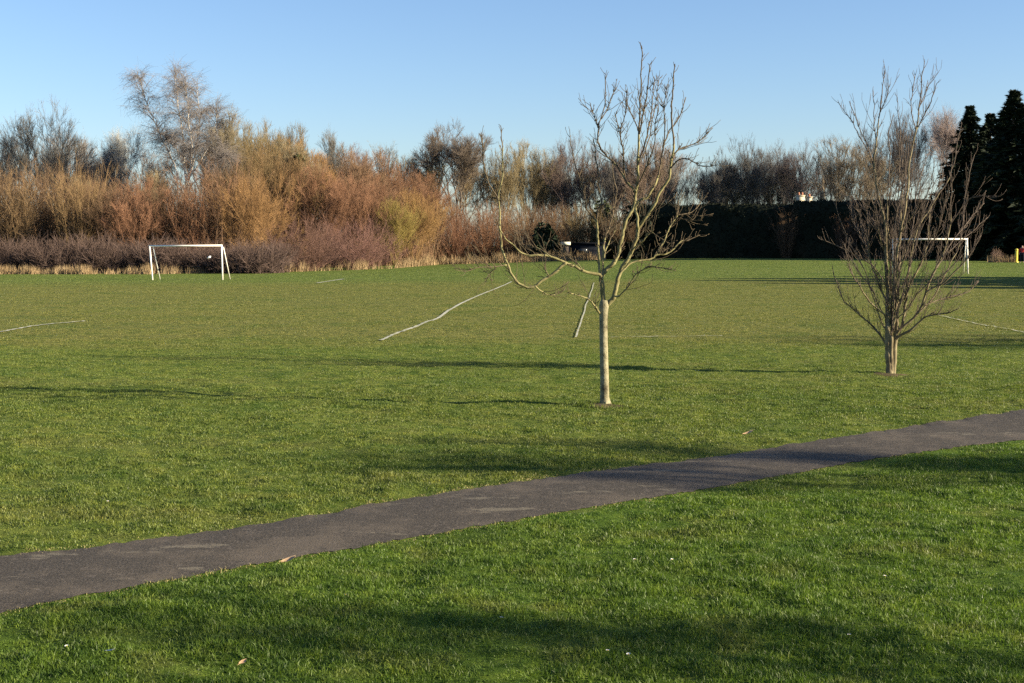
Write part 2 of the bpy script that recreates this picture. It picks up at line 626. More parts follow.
def_shrub('rods', seed=21, stems=80, spread=.42, n2=11, tw=.010)
def_shrub('rods2', seed=22, stems=76, spread=.55, n2=11, tw=.010)
def_shrub('fan', seed=23, stems=80, spread=.85, n2=11, curve=.15, tw=.010)
def_shrub('dome', seed=24, stems=170, spread=1, n2=11, dome=True, low=.3, tw=.011)
def_shrub('dome2', seed=25, stems=160, spread=1, n2=12, dome=True, low=.25, tw=.011)



def def_bush(key, **kw):
    t, c = grow_tree(**kw)
    sg = [(a, b, r0 * .6, r1 * .6) for a, b, r0, r1 in t] + c
    SHRUBS[key] = (prism_mesh('shrub', sg, 3), half_width(c))
    SHRUBS[key][0].materials.append(M['twig'])


def_bush('bush', seed=31, forks=15, fork_h=.02, ang=.30, spread=.75, levels=6, up=.16, rtrunk=.09, twigs=7, tlen=.95, tw=.0085, side_p=.8)
def_bush('bush2', seed=32, forks=13, fork_h=.02, ang=.34, spread=.6, levels=6, up=.18, rtrunk=.09, twigs=7, tlen=.95, tw=.0085, side_p=.8)
def_bush('bush3', seed=33, forks=18, fork_h=.02, ang=.30, spread=1.0, levels=6, up=.08, rtrunk=.08, twigs=7, tlen=.9, tw=.0085, side_p=.8)

GREY, DGREY, PALE = (.155, .142, .128), (.122, .113, .105), (.31, .29, .275)
RUSSET, BROWN, GOLD = (.215, .108, .066), (.16, .102, .065), (.26, .152, .066)
OLIVE, PURPLE, LIME, MAUVE = (.15, .115, .06), (.13, .07, .068), (.26, .195, .06), (.155, .088, .078)


def jit(c, k=.1):
    f = random.uniform(1 - k, 1 + k)
    return tuple(max(0.01, v * f * random.uniform(1 - k * .3, 1 + k * .3)) for v in c) + (1.,)


def plant_at(px, depth, top, base_drop=0.0):
    x = at(px, 250, depth)[0]
    z = float(zg(x, depth)) - base_drop
    H = at(px, top, depth)[2] - z
    return x, z, H


def tree(px, depth, top, wpx, key, col, label, tcol=None, name='bare_tree', cat='tree', group=None):
    tm, cm, hw = TREES[key]
    x, z, H = plant_at(px, depth, top, .1)
    e = empty(name, (x, depth, z))
    sx = (wpx * 1.4 / F_PX * depth / 2) / hw
    e.scale = (sx, sx, H / 10)
    e.rotation_euler = (0, 0, random.uniform(0, 6.28))
    tag(e, label, cat, group)
    t = link('trunk', tm, None, e); t.color = jit(tcol or tuple(v * .9 for v in col))
    c = link('crown', cm, None, e); c.color = jit(col)
    return e


def shrub(px, depth, top, wpx, key, col, label, name='shrub', cat='shrub', group=None):
    me, hw = SHRUBS[key]
    x, z, H = plant_at(px, depth, top, .1)
    o = link(name, me, None)
    sx = (wpx / F_PX * depth / 2) / hw
    o.location = (x, depth, z)
    o.scale = (sx, sx, H / 10)
    o.rotation_euler = (0, 0, random.uniform(0, 6.28))
    o.color = jit(tuple((.78 * c + .22 * m) for c, m in zip(col, (.18, .118, .068))))
    tag(o, label, cat, group)
    return o


# ------------------------------------------------------------------ ground, path, pitch lines
def build_ground():
    xs = np.unique(np.concatenate([np.linspace(-1500, -120, 24), np.linspace(-120, 120, 161), np.linspace(120, 1500, 24), np.linspace(-14, 14, 281)]))
    ys = np.unique(np.concatenate([np.linspace(-40, 4, 12), np.linspace(4, 40, 401), np.linspace(40, 260, 111), np.linspace(260, 2500, 30)]))
    X, Y = np.meshgrid(xs, ys)
    V = np.stack([X, Y, zg(X, Y)], -1).reshape(-1, 3)
    nx, ny = len(xs), len(ys)
    i = (np.arange(ny - 1)[:, None] * nx + np.arange(nx - 1)).ravel()
    F = np.stack([i, i + 1, i + nx + 1, i + nx], 1)
    tag(link('ground', mesh_np('ground', V, [F]), M['ground'], smooth=True), kind='structure')


build_ground()


def resample(P, step):
    P = np.array(P, float)
    d = np.concatenate([[0], np.cumsum(np.linalg.norm(np.diff(P, axis=0), axis=1))])
    t = np.linspace(0, d[-1], max(2, int(d[-1] / step)))
    return np.stack([np.interp(t, d, P[:, k]) for k in range(P.shape[1])], 1)


ptop = np.array([ground(*p)[:2] for p in PATH_TOP])
pbot = np.array([ground(*p)[:2] for p in PATH_BOT])
ext = lambda P: np.concatenate([[P[0] + (P[0] - P[1]) / np.linalg.norm(P[0] - P[1]) * 25], P, [P[-1] + (P[-1] - P[-2]) / np.linalg.norm(P[-1] - P[-2]) * 40]])
ptop, pbot = ext(ptop), ext(pbot)


def build_path():
    n = 1800
    def rs(P):
        d = np.concatenate([[0], np.cumsum(np.linalg.norm(np.diff(P, axis=0), axis=1))])
        t = np.linspace(0, d[-1], n)
        return np.stack([np.interp(t, d, P[:, k]) for k in range(2)], 1)
    def sm(P, k=61):
        pad = np.concatenate([np.repeat(P[:1], k // 2, 0), P, np.repeat(P[-1:], k // 2, 0)])
        return np.stack([np.convolve(pad[:, c], np.ones(k) / k, 'valid') for c in range(2)], 1)
    A, B = sm(rs(ptop)), sm(rs(pbot))
    s = np.arange(n)
    w = lambda q: ((vnoise(s * .11 + q, s * 0 + q) - .5) * .07 + (vnoise(s * .45 + q, s * 0 + 3.3 * q) - .5) * .08 + (vnoise(s * 1.3 + q, s * 0 + 5.3 * q) - .5) * .09)[:, None]
    dirn = (A - B) / np.linalg.norm(A - B, axis=1, keepdims=True)
    A = A + dirn * w(1.7); B = B + dirn * w(8.1)
    m = 7
    rows = []
    for k in range(m):
        f = k / (m - 1)
        P = B * (1 - f) + A * f
        cam = .018 * (1 - (2 * f - 1) ** 2)
        rows.append(np.concatenate([P, (zg(P[:, 0], P[:, 1]) + .006 + cam)[:, None]], 1))
    V = np.stack(rows, 1).reshape(-1, 3)
    i = (np.arange(n - 1)[:, None] * m + np.arange(m - 1)).ravel()
    F = np.stack([i, i + m, i + m + 1, i + 1], 1)
    tag(link('footpath', mesh_np('footpath', V, [F]), M['tarmac'], smooth=True), kind='structure')
    return A, B


pathA, pathB = build_path()

LINES = [
    ([(380, 341), (395, 334.5), (412, 328.5), (425, 323), (437, 319), (448, 311), (462, 303.5), (478, 296), (493, 290), (512, 282)], .115),
    ([(575.5, 338), (581, 320), (594, 283)], .048),
    ([(-60, 340), (0, 332.5), (22, 328.5), (32, 326.5), (55, 324), (85, 321.5)], .10),
    ([(317, 283.3), (330, 281.3), (344, 279.2)], .22),
    ([(610, 338), (660, 337), (722, 336.3)], .045),
    ([(938, 315.5), (950, 318.5), (985, 326), (1024, 333), (1090, 344)], .05),
    ([(166, 279.6), (190, 279.4), (208, 279.6)], .10),
    ([(925, 273.5), (966, 273.6)], .14),
]
line_pts = []
for pts, w in LINES:
    P = resample([ground(*p)[:2] for p in pts], .12)
    T = np.gradient(P, axis=0); T /= np.linalg.norm(T, axis=1, keepdims=True)
    S_ = np.stack([-T[:, 1], T[:, 0]], 1)
    k = np.arange(len(P))
    off = ((vnoise(k * .02 + P[0, 0], k * 0.) - .5) * .05)[:, None]
    ww = (w / 2 * (.85 + .3 * vnoise(k * .15 + 3, k * 0. + P[0, 1])))[:, None]
    L_, R_ = P + S_ * (off + ww), P + S_ * (off - ww)
    z = lambda Q: (zg(Q[:, 0], Q[:, 1]) + .028)[:, None]
    V = np.stack([np.concatenate([L_, z(L_)], 1), np.concatenate([R_, z(R_)], 1)], 1).reshape(-1, 3)
    i = np.arange(len(P) - 1) * 2
    tag(link('pitch_line', mesh_np('pitch_line', V, [np.stack([i, i + 1, i + 3, i + 2], 1)]), M['line']), kind='structure')
    line_pts.append((P + S_ * off, w))


# ------------------------------------------------------------------ grass
TREE_FEET = [ground(605, 405)[:2], ground(891, 374)[:2]]


def signed_side(x, y):
    """<0 on the near verge, 0 on the tarmac, >0 beyond, in metres from the tarmac's edge"""
    yb = np.interp(x, pathB[:, 0], pathB[:, 1]); ya = np.interp(x, pathA[:, 0], pathA[:, 1])
    c = math.cos(math.atan(PB))
    return np.where(y < yb, (y - yb) * c, np.where(y > ya, (y - ya) * c, 0.))


def build_grass():
    Vs, Fs, base = [], [], 0
    Ts, mq, mt = [], [], []
    bands = [  # y0, y1, blades per m2, blade height, width
        (4.6, 11, 5600, .027, .0058), (11, 16, 3600, .025, .007), (16, 24, 2100, .023, .0085), (24, 36, 1100, .022, .012),
        (36, 55, 480, .017, .018), (55, 85, 170, .015, .034), (85, 135, 44, .016, .065)]
    for y0, y1, dens, h, w in bands:
        x1 = .44 * y1 + 5.0
        n = int(dens * 2 * x1 * (y1 - y0))
        x = rng.uniform(-x1, x1, n); y = rng.uniform(y0, y1, n)
        keep = np.abs(x) < .44 * y + 4.8
        x, y = x[keep], y[keep]
        s = signed_side(x, y)
        edge = (vnoise(x * 2.1, y * 2.1) - .35) * .10
        keep = (np.abs(s) > 0) & ((np.abs(s) > .03) | (rng.random(len(s)) < .5)) if y0 < 60 else np.ones(len(x), bool)
        if y0 < 60:
            # bladelets creeping over the edge of the tarmac
            yb = np.interp(x, pathB[:, 0], pathB[:, 1]); ya = np.interp(x, pathA[:, 0], pathA[:, 1])
            inn = np.minimum(y - yb, ya - y) * PC
            keep |= (s == 0) & (inn < .10) & (rng.random(len(s)) < .5 * np.exp(-inn / .03))
        clump = np.clip(1.5 * (vnoise(x * 3.1 + 11, y * 3.1) * .4 + vnoise(x * 7.7 + 3, y * 7.7) * .35 + vnoise(x * .8, y * .8 + 5) * .25) - .25, 0, 1)
        keep &= rng.random(len(x)) < np.clip(.45 + 1.1 * clump, 0, 1)
        if y0 > 20:
            for P, lw in line_pts:
                lo, hi = P.min(0) - .4, P.max(0) + .4
                near = np.where(keep & (x > lo[0]) & (x < hi[0]) & (y > lo[1]) & (y < hi[1]))[0]
                if len(near):
                    Q = P[::2]
                    for c in np.array_split(near, max(1, len(near) // 4000)):
                        d = np.min((x[c][:, None] - Q[:, 0]) ** 2 + (y[c][:, None] - Q[:, 1]) ** 2, 1)
                        keep[c[d < (lw * .5 + w * .4) ** 2]] = False
        if 14 < y1 < 60:
            for f in TREE_FEET:
                d = np.hypot(x - f[0], (y - f[1]) * .8)
                keep &= ~((d < .28) & (rng.random(len(x)) < .75))
        x, y, clump, s = x[keep], y[keep], clump[keep], s[keep]
        n = len(x)
        dry = ((np.abs(s) < .11) & (rng.random(n) < .72 * np.clip(1.15 - np.abs(s) / .11, 0, 1) * np.clip(.2 + 1.6 * vnoise(x * .9 + 2, y * .9), 0, 1))).astype(np.int32) if y0 < 30 else np.zeros(n, np.int32)
        edge_short = np.clip(.55 + np.abs(s) * 1.6, 0, 1)
        hh = h * (.35 + 1.3 * clump) * rng.uniform(.6, 1.35, n) * edge_short
        if y0 < 24:
            tall = rng.random(n) < .012
            hh = np.where(tall, hh * 1.8, hh)
            for f in TREE_FEET:
                d = np.hypot(x - f[0], y - f[1])
                hh = np.where((d > .15) & (d < .42), hh * 2.1, hh)
        a = rng.uniform(0, 2 * math.pi, n)
        ld = rng.uniform(0, 2 * math.pi, n)
        lean = hh * np.abs(rng.normal(.6, .5, n))
        ww = w * rng.uniform(.6, 1.4, n) * .5
        z = zg(x, y) - .004
        bx, by = np.cos(a) * ww, np.sin(a) * ww
        lx, ly = np.cos(ld) * lean, np.sin(ld) * lean
        P0 = np.stack([x - bx, y - by, z], 1); P1 = np.stack([x + bx, y + by, z], 1)
        tip = np.stack([x + lx, y + ly, z + hh], 1)
        if y1 <= 24:
            m0 = np.stack([x - bx * .8 + lx * .35, y - by * .8 + ly * .35, z + hh * .6], 1)
            m1 = np.stack([x + bx * .8 + lx * .35, y + by * .8 + ly * .35, z + hh * .6], 1)
            Vs.append(np.stack([P0, P1, m1, m0, tip], 1).reshape(-1, 3))
            i = base + np.arange(n) * 5
            Fs.append(np.stack([i, i + 1, i + 2, i + 3], 1)); Ts.append(np.stack([i + 3, i + 2, i + 4], 1)); mq.append(dry); mt.append(dry)
            base += 5 * n
        else:
            Vs.append(np.stack([P0, P1, tip], 1).reshape(-1, 3))
            i = base + np.arange(n) * 3
            Ts.append(np.stack([i, i + 1, i + 2], 1)); mt.append(dry)
            base += 3 * n
    me = bpy.data.meshes.new('grass')
    V = np.concatenate(Vs).astype(np.float32)
    Q, T = np.concatenate(Fs), np.concatenate(Ts)
    print('grass verts', len(V), 'faces', len(Q) + len(T))
    me.vertices.add(len(V)); me.vertices.foreach_set('co', V.ravel())
    me.loops.add(Q.size + T.size)
    me.loops.foreach_set('vertex_index', np.concatenate([Q.ravel(), T.ravel()]).astype(np.int32))
    me.polygons.add(len(Q) + len(T))
    st = np.concatenate([np.arange(len(Q)) * 4, Q.size + np.arange(len(T)) * 3])
    me.polygons.foreach_set('loop_start', st.astype(np.int32))
    me.update(calc_edges=True)
    me.materials.append(M['blade']); me.materials.append(M['edge_blade'])
    me.polygons.foreach_set('material_index', np.concatenate(mq + mt))
    tag(link('grass', me, None), 'short green winter grass covering the field and verge', 'grass', kind='stuff')


build_grass()


for fx, fy in TREE_FEET:                                  # trodden soil round the two trunks
    n_ = 40
    a_ = np.arange(n_) * 2 * math.pi / n_
    r_ = .30 + .10 * np.sin(3 * a_ + fx) + .06 * np.sin(7 * a_)
    V_ = [(fx, fy, float(zg(fx, fy)) + .012)]
    for q in (.5, 1.):
        X_, Y_ = fx + np.cos(a_) * r_ * q, fy + np.sin(a_) * r_ * q
        V_ += list(zip(X_, Y_, zg(X_, Y_) + (.010 if q < 1 else .002)))
    k_ = np.arange(n_); k2 = (k_ + 1) % n_
    tag(link('bare_soil', mesh_np('bare_soil', V_, [np.stack([0 * k_, 1 + k_, 1 + k2], 1), np.stack([1 + k_, 1 + n_ + k_, 1 + n_ + k2, 1 + k2], 1)]), M['soil']), kind='structure')

# ------------------------------------------------------------------ small things lying on the lawn
def build_daisies():
    spots = [(501, 624.5), (635, 565), (608, 658), (629, 661), (884, 582), (108, 506), (68, 653), (850, 642), (672, 565), (345, 601)]
    first = None
    for px, py in spots:
        p = ground(px, py)
        if first is None:
            e = empty('daisy', p); first = e
            t = Tube()
            n = 13
            for k in range(n):
                a = 2 * math.pi * k / n
                d = np.array([math.cos(a), math.sin(a), 0]); s = np.array([-math.sin(a), math.cos(a), 0])
                t.poly([d * .004 + (0, 0, .046), d * .010 + s * .0026 + (0, 0, .049), d * .014 + (0, 0, .050), d * .010 - s * .0026 + (0, 0, .049)], [(0, 1, 2, 3)])
            t.build('petals', M['petal'], e)
            t = Tube(); t.tube([(0, 0, .044), (0, 0, .047), (0, 0, .050)], [.003, .0048, .002], 8)
            t.build('flower_centre', M['daisy_eye'], e)
            t = Tube(); t.tube([(.002, 0, -.01), (0, 0, .045)], [.001, .001], 5)
            t.build('stalk', M['blade'], e)
        else:
            e = first.copy(); COL.objects.link(e)
            for ch in list(first.children):
                c = ch.copy(); COL.objects.link(c); c.parent = e
            e.location = p
        e.rotation_euler = (random.uniform(-.1, .35), random.uniform(-.2, .2), random.uniform(0, 6))
        tag(e, 'small white daisy open among the lawn grass', 'daisy', 'daisies scattered in the grass')


build_daisies()


def build_leaf(name, px, py, L, W, mat, label, cat, rz, lift=.035):
    p = ground(px, py)
    n = 7
    pts, quads = [], []
    for i in range(n):
        f = i / (n - 1)
        w = W * math.sin(math.pi * (f * .92 + .04)) ** .8
        zc = .25 * L * (f - .5) ** 2
        for k in (-1, 0, 1):
            pts.append(((f - .5) * L, k * w / 2, zc + abs(k) * W * .18))
    for i in range(n - 1):
        for k in range(2):
            a = i * 3 + k
            quads.append((a, a + 3, a + 4, a + 1))
    t = Tube().poly(pts, quads)
    t.tube([(-L * .5, 0, .25 * L * .25), (-L * .8, 0, .1 * L)], [.0012, .0008], 5)
    o = t.build(name, mat, smooth=True)
    o.location = p + np.array([0, 0, lift]); o.rotation_euler = (.25, -.3, rz)
    tag(o, label, cat)


build_leaf('fallen_leaf', 243, 668, .055, .032, M['leaf'], 'curled tan dead leaf lying in the nearest grass', 'leaf', .8)
build_leaf('fallen_leaf', 748, 434, .16, .05, M['leaf'], 'pale flat leaf on the far edge of the tarmac path', 'leaf', .3, .012)
build_leaf('fallen_leaf', 288, 563, .14, .055, M['leaf'], 'pale dry leaf at the near edge of the tarmac path', 'leaf', .4, .02)
build_leaf('feather', 111, 656, .085, .016, M['feather'], 'thin pale grey feather lying on the dark verge grass', 'feather', -.6)


# ------------------------------------------------------------------ the two goals
def goal(lt, lb, rt, rb, sup_l, sup_r, depth, label, group, rear_top):
    x0, x1 = at(*lb, depth), at(*rb, depth)
    org = np.array([(x0[0] + x1[0]) / 2, depth, float(zg((x0[0] + x1[0]) / 2, depth))])
    e = empty('football_goal', org)
    tag(e, label, 'goal', group)
    A, B = at(*lt, depth), at(*rt, depth)
    r = .058
    for top, bot in ((A, x0), (B, x1)):
        foot = np.array([bot[0], depth, float(zg(bot[0], depth)) - .1])
        Tube().tube([foot, top], [r, r], 12).build('goalpost', M['goalpaint'], e, True, org)
    d = unit(B - A)
    Tube().tube([A - d * r, B + d * r], [r, r], 12).build('crossbar', M['goalpaint'], e, True, org)
    for (pt, pb), dy in ((sup_l, 1.7), (sup_r, 1.7)):
        t = at(*pt, depth + .08)
        bx = at(*pb, depth + dy)
        foot = np.array([bx[0], depth + dy, float(zg(bx[0], depth + dy)) - .05])
        Tube().tube([t, foot], [.036, .036], 10).build('back_support', M['goalpaint'], e, True, org)


gd = ground(187, 280)[1]
goal((149.6, 246), (152.6, 280), (221.6, 245.5), (222.6, 280), ((153.2, 247), (160.2, 280)), ((223.4, 247), (230.2, 279)), gd,
     'white football goal without a net before the russet thicket', 'football goals on the playing field', 0)
gd2 = ground(935, 273.8)[1]
goal((893, 239.4), (893, 273), (967, 239), (968, 273.5), ((896.5, 240), (899, 272)), ((966, 240), (963.6, 271)), gd2,
     'white football goal partly hidden behind the many stemmed tree', 'football goals on the playing field', 0)


# ------------------------------------------------------------------ the two park trees, traced limb by limb
def px_tube(tb, pts, D, dep0, dep1, r0, r1, sides=8, scale=1.0, pw=1.0, kk=1.):
    """smooth tube through picture points on the plane y = D + offset that grows from dep0 to dep1"""
    P = np.array(pts, float)
    L = np.concatenate([[0], np.cumsum(np.linalg.norm(np.diff(P, axis=0), axis=1))])
    t = L / L[-1]
    W = np.array([at(p[0], p[1], D + dep0 + (dep1 - dep0) * q) for p, q in zip(P, t)])
    # Catmull-Rom refine
    out, rr = [], []
    n = 4
    for i in range(len(W) - 1):
        a, b, c, d = W[max(0, i - 1)], W[i], W[i + 1], W[min(len(W) - 1, i + 2)]
        for k in range(n):
            s = k / n
            out.append(.5 * (2 * b + (c - a) * s + (2 * a - 5 * b + 4 * c - d) * s ** 2 + (3 * b - a - 3 * c + d) * s ** 3))
            rr.append(t[i] + (t[i + 1] - t[i]) * s)
    out.append(W[-1]); rr.append(1.)
    out = np.array(out)
    u = D / F_PX
    jit_ = rng.normal(size=out.shape) * .16 * u
    ph = rng.uniform(0, 6.28, 6)
    ss = np.array(rr) * L[-1]
    kink = np.stack([np.sin(ss * .21 + ph[0]) + .7 * np.sin(ss * .47 + ph[1]), np.sin(ss * .25 + ph[2]) + .6 * np.sin(ss * .5 + ph[3]), .7 * np.sin(ss * .3 + ph[4])], 1) * .34 * u
    kink *= np.clip(ss / 12, 0, 1)[:, None]
    jit_ = jit_ + kink * kk
    jit_[0] = 0
    out = out + jit_
    R = np.array([(r0 + (r1 - r0) * q ** pw) * u * scale * .84 for q in rr]) * (1 + rng.normal(size=len(rr)) * .06)
    tb.tube(out, R, sides)
    return out, R


def twiglets(tb, P, R, count, Lmin, Lmax, r, up=.7, start=.25, bud=0., straight=.75):
    """side shoots that curve upwards, with smaller shoots on them"""
    n = len(P)
    for _ in range(count):
        i = random.randint(int(n * start), n - 1)
        p = P[i]
        d0 = unit(P[min(n - 1, i + 1)] - P[max(0, i - 1)])
        q = unit(np.cross(d0, np.array([random.gauss(0, 1), random.gauss(0, 1), random.gauss(0, 1)])))
        d = unit(d0 * straight + q * .7 + np.array([0, 0, .15]))
        L = random.uniform(Lmin, Lmax) * (1.12 - .85 * i / n)
        pts = [p]
        m = 5
        for k in range(m):
            d = unit(d + np.array([random.gauss(0, .16), random.gauss(0, .16), random.gauss(0, .1) + up / m]))
            pts.append(pts[-1] + d * L / m)
        rr = np.linspace(min(r, R[i] * .8), r * .55, m + 1)
        if bud:
            rr[-1] = r * .9
        tb.tube(pts, rr, 4)
        if L > (Lmin + Lmax) * .4:
            for _k in range(random.randint(1, 3)):
                j = random.randint(2, m)
                dd = unit(unit(pts[j] - pts[j - 1]) + np.array([random.gauss(0, .55), random.gauss(0, .55), random.gauss(.2, .3)]))
                l2 = L * random.uniform(.2, .45)
                tb.tube([pts[j], pts[j] + dd * l2 * .5, pts[j] + dd * l2 + np.array([0, 0, l2 * .12])], [r * .7, r * .6, r * .5], 4)


def park_tree_a():
    g = ground(605, 404)
    D = g[1]
    e = empty('young_tree', g)
    tag(e, 'bare young tree with single straight pale trunk in front of the pitch', 'tree', 'young trees beside the path')
    tb = Tube()
    u = D / F_PX
    pts = [(605.2, 408), (605, 403), (604.6, 397), (604.6, 380), (604, 360), (603.6, 340), (603.4, 322), (603.6, 312), (604, 304), (604.5, 300)]
    W = np.array([at(x, y, D) for x, y in pts])
    tb.tube(W, np.array([6.6, 5.6, 4.6, 4.3, 4.2, 4.1, 4.05, 4.5, 4.8, 3.4]) * u, 20)
    # root flare and callus knobs
    for dx, dy in ((-.07, -.03), (.08, -.02), (.01, -.08), (-.02, .07), (.06, .05)):
        c = np.array([g[0] + dx * .5, g[1] + dy * .5, g[2]])
        tb.tube([c + (0, 0, .10), c + (dx * .3, dy * .3, .03), c + (dx * .7, dy * .7, -.02)], [.02, .026, .014], 7)
    tb.build('trunk', M['trunk_pale'], e, True, g)
    limbs = [
        # left fork, knot and leader
        dict(p=[(604, 306), (603, 295), (602, 287), (601.5, 277), (605, 271.5), (611, 265.5), (615, 260), (618.5, 254), (621, 241), (624, 227.6), (628, 217), (633, 208.5), (635, 199), (636.6, 189.5),
                (637.6, 180), (638, 158.5), (639, 134), (640, 106), (641, 80), (641.6, 62), (642, 46.6)], d=(0, .15), r=(3.1, .55), tw=16, pw=.75),
        dict(p=[(604.5, 306), (609, 303), (613, 299), (614.7, 294), (616.6, 283), (621.4, 269.5), (628, 258), (633, 248.5), (636.6, 239), (638.5, 227.6), (645, 219), (652, 208.5), (655.7, 201), (662, 189.5), (668, 180),
                (670, 171.7), (672, 158.5), (674, 139), (671.5, 121), (672, 100), (673, 84), (675, 64)], d=(0, -.5), r=(3.0, .55), tw=14, pw=.75),
        dict(p=[(638, 229), (637, 216), (635.7, 206.6), (641, 200), (647, 197), (652, 189.5), (656.6, 182), (660, 167), (663, 150), (667.5, 134), (676, 123), (682, 110), (686, 97)], d=(-.3, .35), r=(1.7, .5), tw=9),
        # the long low limb that sweeps left and turns up
        dict(p=[(602, 279), (600, 275), (592, 273.5), (583, 270.5), (575, 266.5), (566, 263), (559, 260), (551, 256.5), (544, 255), (531.5, 255.6), (525, 254), (520, 251.5), (512, 244), (505, 238), (500, 228), (496, 219)], d=(0, -.9), r=(2.1, .5), tw=7),
        dict(p=[(566, 263), (562, 266), (556, 271.5), (549, 276), (543, 280.5), (535, 286), (527, 287.5), (521, 285), (517, 281.5), (511, 273), (507, 263), (502.5, 250), (500.5, 237), (499.8, 216), (499, 205), (498.5, 197),
                (502, 178), (503, 160), (502, 143), (501, 126)], d=(-.45, -.8), r=(1.9, .45), tw=11),
        dict(p=[(498.7, 199), (493, 190), (487, 180), (484.5, 168), (483, 156), (482.3, 146), (481.5, 134.6)], d=(-.75, -.95), r=(.95, .45), tw=5),
        dict(p=[(535, 286), (541, 291), (549, 295), (560.5, 292.8), (564.5, 289)], d=(-.62, -.4), r=(.85, .4), tw=2),
        dict(p=[(602, 316), (598, 311), (595, 306), (591, 301.5), (585, 297.5), (577, 295), (568, 292.4)], d=(0, -.5), r=(1.5, .6), tw=3),
        dict(p=[(507, 265), (495, 266.5), (480, 267.6), (466, 271), (456, 270)], d=(-.72, -1.2), r=(.6, .3), tw=4),
        dict(p=[(497, 266), (490, 274), (486, 281)], d=(-.8, -.7), r=(.4, .28), tw=2),
        dict(p=[(551, 257), (540, 249), (528, 246), (517, 240), (508, 232)], d=(-.5, -.1), r=(.7, .35), tw=4),
        dict(p=[(583, 270.5), (576, 262), (566, 255), (560, 246)], d=(-.2, .2), r=(.7, .35), tw=3),
        dict(p=[(549, 276), (545, 270), (544, 268)], d=(-.5, -.4), r=(.9, .6), tw=1),
        # uprights standing on the knot
        dict(p=[(601, 277), (599, 268), (598.5, 248), (597.2, 232), (597.2, 216), (599, 208), (601.5, 201), (599, 187), (598, 172), (596, 158), (593, 139)], d=(0, .3), r=(1.7, .45), tw=9),
        dict(p=[(602.5, 276), (603, 262), (603.2, 248), (605.6, 237), (609, 228), (612, 216), (614.7, 205), (616, 190), (613, 172), (612, 158)], d=(0, .6), r=(1.5, .45), tw=9),
        dict(p=[(598, 222), (593, 217), (586.5, 209.7), (585.5, 203), (583, 192), (579, 176), (574, 160), (571, 146), (569.5, 130)], d=(.2, .7), r=(.9, .4), tw=6),
        dict(p=[(604, 258), (606, 249), (611, 238), (616, 228), (614, 216), (610, 208)], d=(.3, .8), r=(.8, .4), tw=4),
        # right-hand side limbs
        dict(p=[(614, 296), (619.5, 296), (628, 286.6), (635.7, 275), (645, 268.5), (652, 266.5), (664, 268), (676, 271)], d=(-.2, -.9), r=(1.2, .35), tw=7),
        dict(p=[(617, 281), (622, 271), (632, 262.5), (643, 260.5), (653, 258), (656.6, 255), (666, 254), (674, 248.5), (681, 241), (689, 240), (700, 235)], d=(-.15, .3), r=(1.5, .4), tw=9),
        dict(p=[(655, 257), (663, 243), (668, 231), (674, 221), (677.5, 214), (678, 206), (678.5, 198)], d=(.12, .55), r=(1.15, .4), tw=6),
        dict(p=[(675.5, 218), (683, 219), (692, 220.5), (702, 220)], d=(.45, .3), r=(.6, .3), tw=3),
        dict(p=[(632, 250), (641, 242), (648, 235), (652, 232), (660, 238), (668, 243)], d=(-.2, -.6), r=(1.0, .35), tw=4),
        dict(p=[(677.4, 215), (684, 214), (691, 212.5), (697, 207), (702, 201)], d=(.5, .8), r=(.6, .3), tw=3),
        # crown
        dict(p=[(636.5, 192), (630, 186), (626, 180.5), (618, 167), (611, 160), (606, 156), (601, 148), (598, 141), (598, 128), (601.7, 117), (605, 101.5), (605.6, 75)], d=(.02, .8), r=(1.35, .5), tw=8),
        dict(p=[(598, 128), (594, 114.6), (590.7, 103.7)], d=(.55, .4), r=(.7, .45), tw=2),
        dict(p=[(601.5, 119), (608, 108), (611, 100), (614, 90.5)], d=(.6, 1.), r=(.7, .45), tw=3),
        dict(p=[(626, 181), (623.6, 171.7), (623.6, 152), (620, 134), (624.7, 117), (626.5, 104), (627, 90.5)], d=(.3, -.4), r=(1.0, .45), tw=7),
        dict(p=[(621, 137), (618, 126), (616, 114.6)], d=(-.1, -.5), r=(.6, .4), tw=2),
        dict(p=[(639, 132), (634, 120), (630, 110), (626, 99)], d=(.1, .6), r=(.8, .4), tw=3),
        dict(p=[(639.5, 134), (641.5, 124), (644.5, 108), (648, 84), (649.5, 65)], d=(.1, -.4), r=(1.0, .55), tw=5),
        dict(p=[(638, 165), (643, 150), (648, 131), (651, 114.6), (653, 95), (654, 77)], d=(.05, .9), r=(1.1, .5), tw=6),
        dict(p=[(642, 158), (648, 143), (654, 112), (657, 96), (659, 79.5)], d=(.3, 1.2), r=(.8, .42), tw=5),
        dict(p=[(663, 150), (665, 132), (664, 112), (665, 99), (666, 88)], d=(.0, -.6), r=(.8, .42), tw=4),
        dict(p=[(672.5, 158), (677, 151), (683, 147.5), (696, 143), (703, 138), (709, 132)], d=(-.35, -.1), r=(.95, .4), tw=5),
        dict(p=[(670.5, 168), (678, 160.5), (687, 158.5), (694, 162), (700.5, 166), (720, 165)], d=(-.35, -1.1), r=(.95, .35), tw=5),
        dict(p=[(637, 186), (644, 172), (650, 158), (655, 140), (655, 124), (658, 110)], d=(.05, -.9), r=(.9, .4), tw=6),
    ]
